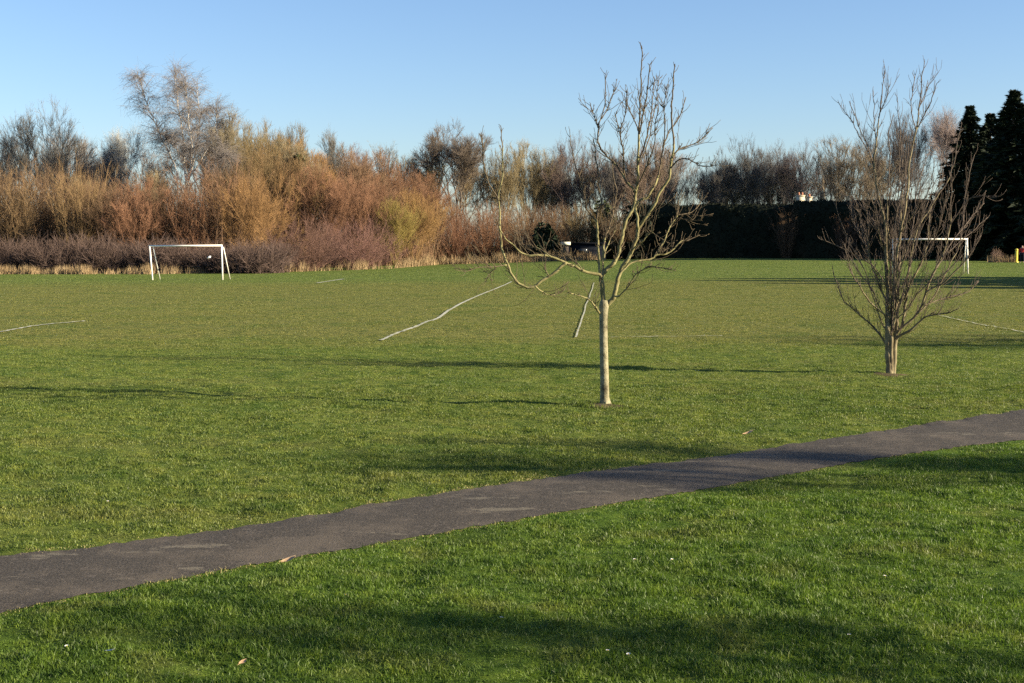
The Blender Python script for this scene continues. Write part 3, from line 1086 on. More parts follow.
    for L in limbs:
        tb = Tube()
        P, R = px_tube(tb, L['p'], D, L['d'][0], L['d'][1], L['r'][0], L['r'][1], 8 if L['r'][0] > 1.4 else 6, pw=L.get('pw', .9))
        twiglets(tb, P, R, int(L['tw'] * 3.0) + 3, .10, .6, .0046, up=.6, bud=1)
        twiglets(tb, P, R, int(L['tw'] * 1.8) + 3, .04, .16, .0058, up=.4, start=.12, bud=1)
        tb.build('branch', M['branch_pale'], e, True, g, M['twig_dark'], (.98 if L['p'][-1][1] < 170 and L['p'][0] != (566, 263) else .5) * u)
    return e


def park_tree_b():
    g = ground(891, 373.5)
    D = g[1]
    e = empty('young_tree', g)
    tag(e, 'bare bushy tree with many stems rising from near the ground', 'tree', 'young trees beside the path')
    u = D / F_PX
    tb = Tube()
    for pts, r in (([(889.5, 377), (889, 366), (888, 352), (887.6, 338), (887.6, 326)], (4.2, 3.0)), ([(893, 377), (893.5, 366), (894.5, 350), (895.5, 338), (896.5, 326)], (3.4, 2.6)),
                   ([(891.5, 377), (891, 364), (891, 350), (891.5, 336)], (3.4, 2.2))):
        px_tube(tb, pts, D, 0, random.uniform(-.1, .1), r[0], r[1], 12, kk=.25)
    tb.build('trunk', M['branch_red'], e, True, g)
    limbs = [
        ([(887.6, 330), (887.7, 319), (887.7, 295), (886.7, 270), (886, 245), (884.5, 220), (880, 204), (876.5, 184), (874, 160), (876, 144.6), (880, 110), (883.5, 80), (885, 73)], 0, .3, 2.6, .4, 16),
        ([(896.5, 330), (897, 319), (895.5, 295), (895, 270), (898, 248), (901, 230), (907, 197), (909.6, 160), (916, 132), (919.6, 105), (922, 78), (924, 62.5)], 0, -.2, 2.4, .4, 16),
        ([(891.5, 338), (891.8, 320), (891, 290), (890, 262), (888.5, 235), (887, 209), (890, 160), (888.5, 134.7), (893.5, 114.8)], 0, .7, 1.7, .4, 14),
        ([(896, 334), (902, 325), (906, 300), (908, 275), (912, 250), (917, 230), (927, 213), (937, 197), (949.5, 177), (957, 147), (961.4, 122)], 0, .4, 1.7, .4, 14),
        ([(894.5, 341), (898.4, 337), (914.6, 327), (924.5, 317), (935, 315), (947, 313), (958, 309)], 0, -.6, 2.0, .4, 12),
        ([(897, 333), (902, 327), (917, 314.6), (924.5, 297), (932, 275), (942, 257), (949.5, 230), (951, 200), (952, 174.5)], 0, -.5, 1.8, .4, 15),
        ([(926, 292), (935, 287), (944.5, 282), (964, 262), (973, 250), (980, 236)], -.25, -.7, 1.2, .4, 9),
        ([(924, 305), (936, 301), (949.5, 297), (967, 292), (979, 281)], -.2, .3, 1.1, .35, 9),
        ([(896.5, 305), (902, 297), (912, 280), (922, 262), (928, 240), (930, 212), (938, 190), (943, 172)], 0, .9, 1.3, .4, 12),
        ([(888.5, 346), (884.7, 342), (873.5, 327), (857, 312), (845, 302), (837.4, 284.7), (833, 270)], 0, .5, 1.4, .35, 11),
        ([(887.5, 319), (884.7, 314.6), (870, 302), (857, 282), (850, 267), (846, 250)], 0, -.7, 1.2, .35, 10),
        ([(887.5, 303), (882, 292), (878.5, 284.7), (873.5, 270), (867, 250), (862, 232), (860, 214)], 0, .3, 1.2, .35, 10),
        ([(886.8, 288), (882, 279), (873, 266), (862, 259), (850, 252), (835, 245), (820, 238.7)], 0, -.3, .9, .35, 8),
        ([(868, 254), (864, 240), (856, 226), (852, 210), (852, 200)], .2, .8, .8, .35, 10),
        ([(869, 258), (868, 240), (868, 222), (866, 205), (868, 192)], .2, -.3, .8, .35, 10),
        ([(886, 245), (878, 232), (872, 218), (860, 205), (849, 196)], 0, .9, .8, .35, 8),
        ([(875, 172), (870, 154.6), (858.6, 134.7), (851, 120), (838.7, 103.6)], .15, .7, .8, .35, 4),
        ([(872, 160), (866, 142), (857, 122), (849.4, 101)], .2, -.2, .6, .35, 3),
        ([(876, 140), (874, 120), (873.6, 92.4)], .2, .7, .6, .35, 3),
        ([(880.5, 112), (885, 100), (890, 85)], .25, 0, .6, .35, 3),
        ([(916, 130), (921, 122), (926, 112), (932, 98), (937, 83.6)], -.1, -.7, .8, .35, 4),
        ([(919, 108), (924, 96), (928, 82)], -.15, .4, .6, .35, 3),
        ([(916, 131), (911, 107), (913, 88), (916, 72.4)], -.1, .4, .7, .35, 3),
        ([(899, 240), (902, 200), (902, 160), (899.7, 130), (897, 97)], -.1, .7, 1.0, .35, 8),
        ([(917, 314), (935, 295), (948, 268), (958, 248), (962, 230), (965.6, 192), (970, 172), (974, 154.6)], -.2, .4, 1.1, .35, 10),
        ([(942, 257), (955, 238), (969, 220), (977, 211), (984, 203)], -.5, .2, .7, .35, 6),
        ([(950, 225), (960, 210), (969, 199), (982, 195.6), (992, 197), (1000, 196)], -.5, -.9, .7, .3, 3),
        ([(930, 280), (945, 256), (962, 240), (976, 228), (988, 217)], -.3, .9, .7, .3, 6),
        ([(904, 300), (918, 268), (934, 240), (942, 216), (946, 196), (954, 178)], 0, -.9, 1.0, .35, 10),
        ([(897, 270), (906, 248), (914, 222), (916, 196), (922, 172), (930, 150)], 0, 1.0, .9, .35, 9),
        ([(890, 262), (880, 238), (876, 214), (868, 190), (866, 176)], .3, -.8, .9, .35, 9),
        ([(901, 232), (912, 215), (924, 200), (932, 180), (934, 160)], -.1, -.9, .8, .35, 8),
    ]
    st = random.getstate(); random.seed(77)
    for k in range(15):
        x0 = random.uniform(886, 898); y0 = random.uniform(300, 345)
        xt = 906 + random.gauss(0, 30); yt = 118 + abs(xt - 906) * 1.1 + random.uniform(0, 90)
        mx = x0 + (xt - x0) * .45
        limbs.append(([(x0, y0), (x0 + (xt - x0) * .22, y0 + (yt - y0) * .22), (mx + random.uniform(-3, 3), y0 + (yt - y0) * .5), (x0 + (xt - x0) * .72 + random.uniform(-3, 3), y0 + (yt - y0) * .75), (xt, yt)],
                      0, random.uniform(-1.1, 1.1), random.uniform(.7, 1.1), .3, 5))
    random.setstate(st)
    for i, (p, d0, d1, r0, r1, tw) in enumerate(limbs):
        tb = Tube()
        P, R = px_tube(tb, p, D, d0, d1, r0, r1, 8 if r0 > 1.4 else 6, pw=.8)
        b = tb
        twiglets(b, P, R, int(tw * 2.0) + 3, .06, .36, .0046, up=.8, start=.12, straight=.9)
        twiglets(b, P, R, int(tw * 1.75) + 2, .2, .95, .0046, up=1.15, start=.15, straight=1.15)
        b.build('branch', M['branch_red'], e, True, g, M['twig_red'], .6 * u)
    return e


park_tree_a()
park_tree_b()


# ------------------------------------------------------------------ conifers, hedges
def conifer_meshes(seed):
    st = np.random.default_rng(seed)
    H, R = 10., 2.2
    Cs, As, Ss = [], [], []
    nb = 330
    for i in range(nb):
        t = min(.985, (i + st.random()) / nb) ** .9
        a = i * 2.39996 + st.normal() * .4
        L = (R * (1 - t) ** .88 * (.5 + .58 * st.random() ** .9) + .07) * (1. if t > .1 else .85)
        rise = .55 * (t - .35)
        n = int(24 + 70 * L / R)
        f = st.random(n) ** .6
        out = np.array([math.cos(a), math.sin(a), 0.])
        wv = np.array([-math.sin(a), math.cos(a), 0.])
        sag = -.28 * f ** 2 * L + rise * f * L
        P = out * (f * L)[:, None] + wv * (st.normal(size=n) * .13 * (L * .6 + .25) * (1.15 - f))[:, None]
        P[:, 2] = .2 + t * (H - .45) + sag + st.normal(size=n) * .09 * (1 - t * .6)
        Cs.append(P)
        As.append(out * .8 + np.stack([0 * f, 0 * f, -.35 * f + rise + (.9 if t > .93 else 0) + 0 * f], 1))
        Ss.append(np.full(n, .08 + .09 * (1 - t)))
    C, drop, S0 = np.concatenate(Cs), np.concatenate(As), np.concatenate(Ss)
    n = len(C)
    a = drop + st.normal(size=(n, 3)) * .42
    a /= np.linalg.norm(a, axis=1, keepdims=True)
    b = np.cross(a, st.normal(size=(n, 3))); b /= np.linalg.norm(b, axis=1, keepdims=True)
    s = (S0 * st.uniform(.6, 1.5, n))[:, None]
    V = np.stack([C - a * s, C + b * s * .38, C + a * s * 1.4, C - b * s * .38], 1).reshape(-1, 3)
    F = (np.arange(n) * 4)[:, None] + np.array([[0, 1, 2, 3]])
    fol = mesh_np('foliage', V, [F])
    fol.materials.append(M['needle'])
    tr = prism_mesh('trunk', [((0, 0, -.1), (0, 0, 5), .24, .14), ((0, 0, 5), (0, 0, 9.8), .14, .02)], 8)
    tr.materials.append(M['trunk'])
    return tr, fol, R


CON = [conifer_meshes(s) for s in (3, 4, 5)]


def conifer(px, depth, top, wpx, k, label, X=None, H=None, group=None, name='conifer_tree'):
    tr, fol, R = CON[k]
    if X is None:
        x, z, H = plant_at(px, depth, top, .1)
        s = (wpx / F_PX * depth / 2) / R
    else:
        x, z = X, float(zg(X, depth)) - .1
        s = wpx / 2 / R
    e = empty(name, (x, depth, z))
    e.scale = (s, s, H / 10); e.rotation_euler = (0, 0, random.uniform(0, 6))
    tag(e, label, 'conifer', group)
    t = link('trunk', tr, None, e); t.color = (.12, .09, .07, 1)
    link('foliage', fol, None, e)
    return e


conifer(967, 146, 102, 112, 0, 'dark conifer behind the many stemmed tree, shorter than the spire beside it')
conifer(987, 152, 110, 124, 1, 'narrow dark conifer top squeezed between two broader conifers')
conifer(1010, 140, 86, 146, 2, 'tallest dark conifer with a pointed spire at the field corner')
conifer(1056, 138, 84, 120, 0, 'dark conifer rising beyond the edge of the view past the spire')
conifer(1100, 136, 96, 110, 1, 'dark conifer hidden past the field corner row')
CG = 'dark conifers along the near side of the field outside the view'
for i, (X, Y, H, W) in enumerate([(52, 64, 9, 8), (54, 68, 12, 10), (55, 72, 14, 10), (55, 76, 15, 11), (54, 80, 14, 10), (56, 84, 12, 10)]):
    conifer(0, Y, 0, W, i % 3, 'dark conifer in a row standing outside the view beside the pitch', X, H, CG)


def hedge(px0, d0, px1, d1, top0, top1, thick, label, mat, name='conifer_hedge', dens=34):
    a, b = at(px0, top0, d0), at(px1, top1, d1)
    L = math.hypot(b[0] - a[0], b[1] - a[1])
    ux, uy = (b[0] - a[0]) / L, (b[1] - a[1]) / L
    vx, vy = -uy, ux
    n = int(L / .45)
    V, F = [], []
    # body: wavy section swept along the hedge
    prof = [(-.5, 0), (-.56, .15), (-.55, .35), (-.56, .6), (-.55, .8), (-.52, .93), (-.40, 1.), (0, 1.005), (.40, 1.), (.52, .9), (.55, .5), (.5, 0)]
    m = len(prof)
    for i in range(n + 1):
        f = i / n
        x, y = a[0] + ux * L * f, a[1] + uy * L * f
        z0 = float(zg(x, y)) - .1
        H = a[2] + (b[2] - a[2]) * f - z0 - .1
        for k, (o, h) in enumerate(prof):
            w = (vnoise(np.array(f * L * .5 + k * 3.1), np.array(h * 4.))[()] - .5) * .9 * min(1, h * 3 + .3) + (vnoise(np.array(f * L * 1.7), np.array(h * 9.))[()] - .5) * .4
            w = w if o < 0 else -w
            hz = h * H + (0 if h < .9 else (vnoise(np.array(f * L * .6), np.array(2.))[()] - .5) * .35)
            off = o * thick + (w if abs(o) > .3 else 0)
            V.append((x + vx * off, y + vy * off, z0 + hz))
    for i in range(n):
        for k in range(m - 1):
            F.append((i * m + k, (i + 1) * m + k, (i + 1) * m + k + 1, i * m + k + 1))
    V = np.array(V); F = np.array(F)
    # leaf sprays standing out of the body
    A, B, C, D_ = (V[F[:, j]] for j in range(4))
    area = np.linalg.norm(np.cross(C - A, D_ - B), axis=1) / 2
    cnt = rng.poisson(area * dens)
    idx = np.repeat(np.arange(len(F)), cnt)
    s, t = rng.random(len(idx))[:, None], rng.random(len(idx))[:, None]
    P = (A[idx] * (1 - s) + B[idx] * s) * (1 - t) + (D_[idx] * (1 - s) + C[idx] * s) * t
    nrm = np.cross(C - A, D_ - B); nrm /= np.linalg.norm(nrm, axis=1, keepdims=True)
    aim = nrm[idx] * .6 + np.array([0, 0, .7]) + rng.normal(size=P.shape) * .55
    aim /= np.linalg.norm(aim, axis=1, keepdims=True)
    sd = np.cross(aim, rng.normal(size=P.shape)); sd /= np.linalg.norm(sd, axis=1, keepdims=True)
    sz = rng.uniform(.10, .28, len(idx))[:, None]
    Lv = np.stack([P - aim * sz * .4, P + sd * sz * .35, P + aim * sz, P - sd * sz * .35], 1).reshape(-1, 3)
    Lf = len(V) + (np.arange(len(idx)) * 4)[:, None] + np.array([[0, 1, 2, 3]])
    org = np.array([a[0], a[1], float(zg(a[0], a[1]))])
    o = link(name, mesh_np(name, np.concatenate([V, Lv]) - org, [np.concatenate([F, Lf])]), mat)
    o.location = org
    return tag(o, label, 'hedge')


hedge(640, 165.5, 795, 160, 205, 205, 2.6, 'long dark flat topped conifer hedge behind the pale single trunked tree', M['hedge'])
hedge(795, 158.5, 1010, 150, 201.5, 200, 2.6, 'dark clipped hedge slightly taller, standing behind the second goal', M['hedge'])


def leaf_bush(px, depth, top, wpx, mat, label, name='evergreen_bush', n=5000, size=.28, base=None):
    x, z, H = plant_at(px, depth, top)
    W = wpx / F_PX * depth / 2
    d = rng.normal(size=(n, 3)); d /= np.linalg.norm(d, axis=1, keepdims=True)
    d[:, 2] = np.abs(d[:, 2])
    ph = np.arctan2(d[:, 1], d[:, 0])
    r = rng.uniform(.55, 1., n) ** .5 * (1 + .2 * np.sin(3 * ph + 5 * d[:, 2]) + .12 * np.sin(7 * ph + 11 * d[:, 2]))
    C = d * r[:, None] * np.array([W, W, H * .95]) + np.array([0, 0, .1])
    o = link(name, leaf_mesh(name, C, size), mat)
    o.location = (x, depth, z)
    return tag(o, label, 'bush')


leaf_bush(546, 161, 229, 28, M['needle'], 'small black green bush beside the low hut')
leaf_bush(604, 165, 209, 30, M['ivy'], 'olive green evergreen mound behind the low hut')
leaf_bush(636, 161, 210, 34, M['hedge'], 'dark evergreen mound where the long hedge begins')


# ------------------------------------------------------------------ woodland: shrubs of the left thicket
TH = 'shrubs of the winter thicket'
SH = [
    # front, left to right: px, depth, top, width, shape, colour, label
    (-14, 126, 168, 90, 'bush', BROWN, 'brown thicket shrub cut by the picture edge, under the leftmost grey trees'),
    (20, 125, 166, 66, 'rods', (.21, .145, .075), 'straw coloured upright shrub below the forked grey tree'),
    (50, 127, 160, 60, 'rods', BROWN, 'brown upright shrub straight below the round grey crown'),
    (78, 124, 158, 58, 'rods2', (.22, .15, .07), 'tall straw gold rods rising above the purple bramble bank'),
    (108, 126, 180, 84, 'bush', BROWN, 'low dull brown shrub between the gold rods and the goal'),
    (138, 125, 182, 74, 'bush2', RUSSET, 'rust brown shrub behind the near goalpost of the left goal'),
    (166, 127, 166, 60, 'rods2', BROWN, 'brown shrub below the leaning white birch stem'),
    (192, 126, 172, 70, 'rods2', RUSSET, 'rust brown shrub behind the crossbar of the left goal'),
    (222, 127, 156, 70, 'rods', BROWN, 'tall brown shrub beside the right post of the left goal'),
    (254, 127, 174, 84, 'bush3', GOLD, 'rounded golden orange shrub between the left goal and the purple mound'),
    (286, 142, 148, 90, 'bush2', (.21, .14, .065), 'golden brown shrub directly above the purple mound'),
    (240, 142, 138, 90, 'bush', OLIVE, 'olive brown shrub behind the golden orange dome'),
    (318, 142, 164, 96, 'bush3', RUSSET, 'bright russet shrub rising over the middle of the purple mound'),
    (352, 143, 176, 84, 'bush', RUSSET, 'russet shrub above the right slope of the purple mound'),
    (378, 146, 186, 70, 'bush2', BROWN, 'brown shrub between the russet shrubs and the lime green one'),
    (395, 142, 198, 50, 'bush3', LIME, 'lime yellow shrub at the end of the purple mound'),
    (415, 146, 190, 60, 'bush3', (.29, .175, .07), 'rounded golden shrub at the corner of the thicket'),
    (408, 157, 168, 100, 'bush2', RUSSET, 'russet shrub standing behind the rounded golden corner shrub'),
    (304, 130, 213, 100, 'dome', MAUVE, 'larger lobe of the dark purple twiggy mound'),
    (358, 135, 218, 90, 'dome2', MAUVE, 'smaller right lobe of the dark purple twiggy mound'),
    # beyond the corner
    (455, 166, 203, 46, 'dome', RUSSET, 'russet rounded shrub beyond the thicket corner'),
    (487, 167, 203, 52, 'dome2', RUSSET, 'russet shrub left of the pale sweeping branch'),
    (520, 168, 204, 52, 'dome', (.19, .112, .066), 'russet shrub behind the upturned end of the long pale branch'),
    (552, 170, 206, 46, 'dome2', (.17, .11, .06), 'brown orange shrub above the small black green bush'),
    (578, 166, 214, 34, 'fan', (.16, .12, .05), 'olive orange shrub above the low hut'),
    (592, 165, 207, 60, 'bush3', (.16, .12, .06), 'brown olive scrub standing behind the roof of the low hut'),
    (620, 160, 218, 46, 'bush', (.13, .09, .055), 'brown scrub in front of the near end of the dark hedge'),
    (997, 130, 248, 13, 'dome', (.22, .145, .12), 'small pinkish brown bush near the person in red'),
    (786, 156.5, 207, 26, 'rods', (.10, .06, .04), 'thin rusty shrub growing out of the hedge below the chimney'),
    (846, 154, 210, 30, 'rods2', (.10, .06, .045), 'thin brown shrub against the taller hedge'),
]
for s in SH:
    shrub(*s, group=TH)

# trees of the left wood
LT = [
    (-20, 150, 118, 60, 'round3', GREY, 'grey bare tree cut off by the picture edge'),
    (8, 148, 124, 46, 'round', DGREY, 'dark grey bare tree next to the rounder forked one'),
    (50, 146, 104, 66, 'round', GREY, 'grey bare tree with a round crown on a forked trunk'),
    (80, 152, 136, 44, 'slim', GREY, 'thin grey tree between the round crown and the pale birches'),
    (100, 150, 146, 46, 'round2', GREY, 'low grey tree left of the pale birches'),
    (122, 146, 128, 44, 'birch', PALE, 'pale slender birch left of the tallest birch'),
    (30, 153, 140, 56, 'round2', GREY, 'low grey tree in the dip left of the round crown'),
    (66, 158, 132, 50, 'round3', (.18, .155, .135), 'paler grey tree half hidden behind the round crown'),
    (98, 144, 160, 56, 'broom', (.20, .165, .135), 'short pale grey brown tree above the gold rods'),
    (140, 152, 150, 60, 'round3', (.2, .17, .15), 'pale grey tree filling the gap left of the tallest birch'),
    (205, 156, 134, 60, 'round', (.17, .135, .10), 'brown grey tree behind the tallest birch'),
    (238, 148, 122, 50, 'broom', (.17, .13, .07), 'olive brown tree between the tallest birch and the thicket top'),
    (268, 150, 128, 62, 'broom2', OLIVE, 'olive brown bushy tree above the golden orange dome'),
    (296, 158, 126, 44, 'broom', OLIVE, 'olive tree topping the middle of the thicket'),
    (328, 160, 130, 26, 'slim', DGREY, 'thin dark forked tree poking over the russet shrubs'),
    (312, 152, 140, 50, 'broom2', GOLD, 'golden brown tree left of the thin dark forked one'),
    (256, 156, 130, 70, 'round3', (.19, .145, .07), 'olive gold tree at the highest point of the thicket'),
    (282, 160, 124, 60, 'round2', (.17, .135, .075), 'tall olive brown tree behind the golden brown shrubs'),
    (340, 158, 148, 84, 'round3', (.18, .115, .075), 'rust brown wide tree behind the bright russet shrub'),
    (372, 160, 158, 84, 'round2', (.19, .12, .075), 'rust brown low tree on the slope towards the corner shrub'),
    (352, 165, 148, 50, 'round3', (.17, .10, .09), 'purplish brown tree behind the russet shrubs'),
    (378, 170, 150, 52, 'broom', (.2, .13, .09), 'brown bushy tree between the purplish tree and the olive one'),
    (402, 172, 147, 50, 'broom2', OLIVE, 'olive brushy tree behind the thicket corner'),
    (430, 176, 152, 44, 'broom', (.25, .19, .09), 'pale olive tree left of the tall cone shaped one'),
    (457, 172, 124, 62, 'cone', (.14, .115, .09), 'tall cone shaped bare tree beyond the thicket corner'),
    (455, 176, 150, 54, 'round2', (.2, .145, .09), 'brownish tree filling in below the cone shaped one'),
    (484, 182, 160, 36, 'round', GREY, 'low grey tree right of the cone shaped one'),
    (504, 178, 148, 42, 'broom2', (.19, .155, .09), 'brushy olive grey tree behind the tip of the pale branch'),
    (526, 180, 142, 46, 'broom', (.2, .16, .09), 'brushy olive grey tree with a rounded top, twin of its neighbour but taller'),
    (552, 184, 162, 36, 'round2', GREY, 'low grey tree left of the purple topped tree'),
    (576, 180, 136, 42, 'round3', (.145, .108, .094), 'purple brown topped tree left of the pale crown'),
    (598, 184, 158, 44, 'round', GREY, 'grey tree low behind the left half of the pale crown'),
    (622, 182, 150, 44, 'round2', GREY, 'grey tree behind the leader of the pale tree'),
    (652, 180, 142, 50, 'broom', (.19, .14, .11), 'brown rounded tree behind the right half of the pale crown'),
    (678, 186, 160, 34, 'round3', GREY, 'grey tree left of the gap in the tree line'),
    (714, 182, 162, 34, 'round', DGREY, 'low dark tree just right of the gap in the tree line'),
    (731, 180, 151, 40, 'round2', DGREY, 'dark grey tree, the second after the gap in the tree line'),
    (752, 180, 138, 42, 'broom2', DGREY, 'tallest dark grey tree in the row above the hedge'),
    (774, 182, 144, 40, 'round3', DGREY, 'dark grey wide topped tree left of the cream chimney'),
    (803, 178, 144, 40, 'round', (.14, .11, .10), 'dark tree rising straight behind the cream chimney'),
    (838, 172, 138, 62, 'broom', (.21, .17, .12), 'broom shaped tree with pale fan of stems right of the chimney'),
    (864, 184, 150, 40, 'round2', DGREY, 'dark grey tree between the broom shaped tree and the many stemmed one'),
    (888, 178, 118, 52, 'round3', (.075, .065, .06), 'tall blackish tree behind the crown of the many stemmed tree'),
    (915, 182, 116, 48, 'round', (.09, .075, .068), 'tall dark tree behind the right half of the many stemmed crown'),
    (540, 188, 150, 46, 'round3', GREY, 'faint grey tree between the brushy olive trees and the purple topped one'),
    (564, 190, 158, 46, 'broom', (.16, .135, .11), 'faint brownish tree behind the low hut'),
    (608, 190, 150, 50, 'broom2', (.15, .135, .12), 'faint grey brown tree behind the left limbs of the pale tree'),
    (638, 190, 152, 48, 'round3', GREY, 'faint grey tree between the leader and the right fork of the pale tree'),
    (664, 190, 150, 50, 'broom', (.155, .13, .115), 'faint brown tree at the right edge of the pale crown'),
    (722, 190, 166, 44, 'broom2', DGREY, 'faint dark tree low behind the first trees of the row above the hedge'),
    (742, 190, 158, 48, 'broom', DGREY, 'faint dark tree between the second and the tallest of the row above the hedge'),
    (764, 190, 154, 44, 'broom2', DGREY, 'faint dark tree right of the tallest in the row above the hedge'),
    (788, 190, 158, 44, 'broom', DGREY, 'faint dark tree left behind the cream chimney'),
    (820, 190, 156, 44, 'round3', GREY, 'faint grey tree between the chimney and the broom shaped tree'),
    (942, 184, 108, 46, 'birch', (.22, .18, .16), 'tall greyish birch just left of the conifers'),
]
for px, d, top, w, k, c, lab in LT:
    tree(px, d, top, w, k, c, lab, tcol=(PALE if k == 'birch' and c == PALE else None), group='bare trees around the field')


# the great birch: three pale stems traced, fine hanging twigs grown on them
def great_birch():
    D = 140.
    x = at(183, 250, D)[0]
    g = np.array([x, D, float(zg(x, D))])
    e = empty('birch_tree', g)
    tag(e, 'tallest silver birch with several white stems above the left goal', 'tree', 'bare trees around the field')
    u = D / F_PX
    stems = [([(180, 268), (179, 225), (178, 190), (176, 165), (170, 150), (160, 130), (150, 108), (142, 88), (138, 70)], -1, 2.2, .25),
             ([(184, 268), (185, 215), (186, 180), (184, 158), (184, 135), (180, 112), (177, 88), (175, 68)], .5, 2.6, .25),
             ([(186, 268), (188, 190), (190, 172), (196, 150), (199, 128), (201, 106), (198, 80)], 2, 2.2, .25),
             ([(187, 205), (190, 185), (196, 176), (206, 169), (215, 162), (221, 156), (226, 150)], -1.5, 1.5, .4),
             ([(184, 160), (178, 145), (172, 138), (166, 132)], 0, 1.0, .3),
             ([(186, 180), (191, 160), (193, 140), (190, 120), (188, 96), (186, 80)], -2, 1.3, .25),
             ([(190, 172), (205, 150), (212, 135), (218, 118), (220, 105)], 1.5, 1.0, .25)]
    tb = Tube(); crown = []
    st = random.getstate(); random.seed(5)
    for p, dd, r0, r1 in stems:
        p = [(183 + (x_ - 183) * .93, 268 - (268 - y_) * .945) for x_, y_ in p]
        P, R = px_tube(tb, p, D, 0, dd, r0 * .7, r1, 7)
        n = len(P)
        for i in range(int(n * .45) if p[0][1] > 200 else 4, n):
            for _ in range(3):
                f = i / n
                d = unit(unit(P[i] - P[i - 1]) * .8 + np.array([random.gauss(0, .7), random.gauss(0, .7), random.gauss(.25, .3)]))
                L = random.uniform(1.0, 3.2) * (1.25 - .65 * f)
                pts = [P[i] + (P[i] - P[i - 1]) * random.random() * .5]
                dirs = []
                for k in range(5):
                    d = unit(d + np.array([random.gauss(0, .15), random.gauss(0, .15), .04 - .10 * k]))
                    q = pts[-1] + d * L / 5
                    crown.append((pts[-1] , q, .035 - .005 * k, .03 - .005 * k)); pts.append(q); dirs.append(d)
                for _k in range(9):
                    j = random.randint(1, 5)
                    d2 = unit(dirs[j - 1] + np.array([random.gauss(0, .6), random.gauss(0, .6), random.gauss(-.05, .4)]))
                    L2 = random.uniform(.5, 1.5)
                    a, b = pts[j], pts[j] + d2 * L2
                    crown.append((a, b, .010, .007))
                    for _m in range(4):
                        s = a + (b - a) * random.uniform(.2, 1)
                        d3 = unit(d2 * .5 + np.array([random.gauss(0, .4), random.gauss(0, .4), random.gauss(-.45, .35)]))
                        crown.append((s, s + d3 * random.uniform(.4, 1.3), .0072, .005))
    random.setstate(st)
    t = tb.build('trunk', M['trunk'], e, True, g); t.color = (.62, .56, .48, 1)
    V, F = prisms(crown, 3)
    c = link('crown', mesh_np('crown', V - g, [F]), M['twig'], e); c.color = (.19, .168, .158, 1)


great_birch()


def ivy_tree(px, depth, top, wpx, label, base_top):
    e = tree(px, depth, top, wpx, 'slim', (.2, .16, .10), label, group='bare trees around the field', name='ivy_clad_tree')
    H = at(px, top, depth)[2]
    n = 2600
    z = rng.uniform(.5, 8.6, n); a = rng.uniform(0, 6.28, n)
    r = (.55 + .5 * vnoise(z * .9 + px, a * .6)) * (1.15 - z / 11) * np.sqrt(rng.random(n)) / e.scale[0] * 1.5
    C = np.stack([np.cos(a) * r, np.sin(a) * r, z], 1)
    link('ivy', leaf_mesh('ivy', C, .3), M['ivy'], e)
    return e


ivy_tree(229, 143, 112, 34, 'ivy clad tree at the right shoulder of the tallest birch', 0)
ivy_tree(88, 139, 176, 24, 'short ivy clad tree dark among the straw gold rods', 0)
ivy_tree(152, 138, 168, 24, 'short ivy clad tree under the leaning birch stem', 0)
ivy_tree(300, 148, 138, 30, 'ivy clad tree among the golden brown shrubs', 0)


# ------------------------------------------------------------------ masses nobody could count: bramble bank, inner thicket, dry fringe
def stuff_shrubs(name, rows, n3, label, cat, mat, wander=.35):
    """rows: (px, depth, top px row, half width m, colour ignored, stems)"""
    segs = []
    for px, depth, top, hw, stems in rows:
        x, z, H = plant_at(px, depth, top)
        for _ in range(stems):
            b = np.array([x + random.uniform(-hw, hw), depth + random.uniform(-2.2, 2.2), 0.])
            b[2] = float(zg(b[0], b[1])) - .05
            d = unit(np.array([random.gauss(0, wander), random.gauss(0, wander), 1.]))
            L = H * random.uniform(.55, 1.03)
            p = b
            for k in range(4):
                d = unit(d + np.array([random.gauss(0, .13), random.gauss(0, .13), 0]))
                q = p + d * L / 4
                segs.append((p, q, .03 - .005 * k, .025 - .005 * k))
                for _j in range(n3):
                    s = p + (q - p) * random.random()
                    d2 = unit(d + np.array([random.gauss(0, .6), random.gauss(0, .6), random.gauss(0, .35)]))
                    e_ = s + d2 * random.uniform(.35, 1.3)
                    segs.append((s, e_, .015, .008))
                p = q
    o = link(name, prism_mesh(name, segs, 3), mat)
    return tag(o, label, cat, kind='stuff')


rows = []
for px in range(-40, 290, 11):
    y = 274 - 3.5 * max(0, px - 150) / 130
    d = ground(px, 272.5 if px < 150 else 271)[1]
    rows.append((px + random.uniform(-4, 4), min(d, 122) - random.uniform(0, 2.5), 240 + 16 * (float(vnoise(np.array(px * .045), np.array(9.))) - .5) + random.uniform(-4, 4), 1.0, 46))
o = stuff_shrubs('bramble_bank', rows, 6, 'low dark purple bramble bank along the foot of the thicket', 'brambles', M['twig'], .5)
o.color = (.098, .068, .058, 1)
rows = []
for px in range(-60, 440, 9):
    dd = 136 + max(0, px - 230) * .13
    tp = 172 if px < 230 else 165 + (px - 230) * .12
    rows.append((px, dd + random.uniform(-3, 5), tp + random.uniform(-8, 14), 1.2, 34))
o = stuff_shrubs('inner_thicket', rows, 6, 'tangle of thin brown stems filling the thicket behind its front shrubs', 'undergrowth', M['twig'], .2)
o.color = (.16, .098, .058, 1)
rows = []
for px in range(-60, 440, 10):
    dd = 150 + max(0, px - 230) * .13
    rows.append((px, dd + random.uniform(-3, 5), 198 + random.uniform(-10, 10), 1.2, 30))
for px in range(440, 640, 9):
    rows.append((px, 173 + random.uniform(-2, 3), 202 + random.uniform(-5, 5), 1.2, 34))
o = stuff_shrubs('wood_understorey', rows, 6, 'dark brown understorey deep inside the wood', 'undergrowth', M['twig'], .25)
o.color = (.10, .068, .047, 1)


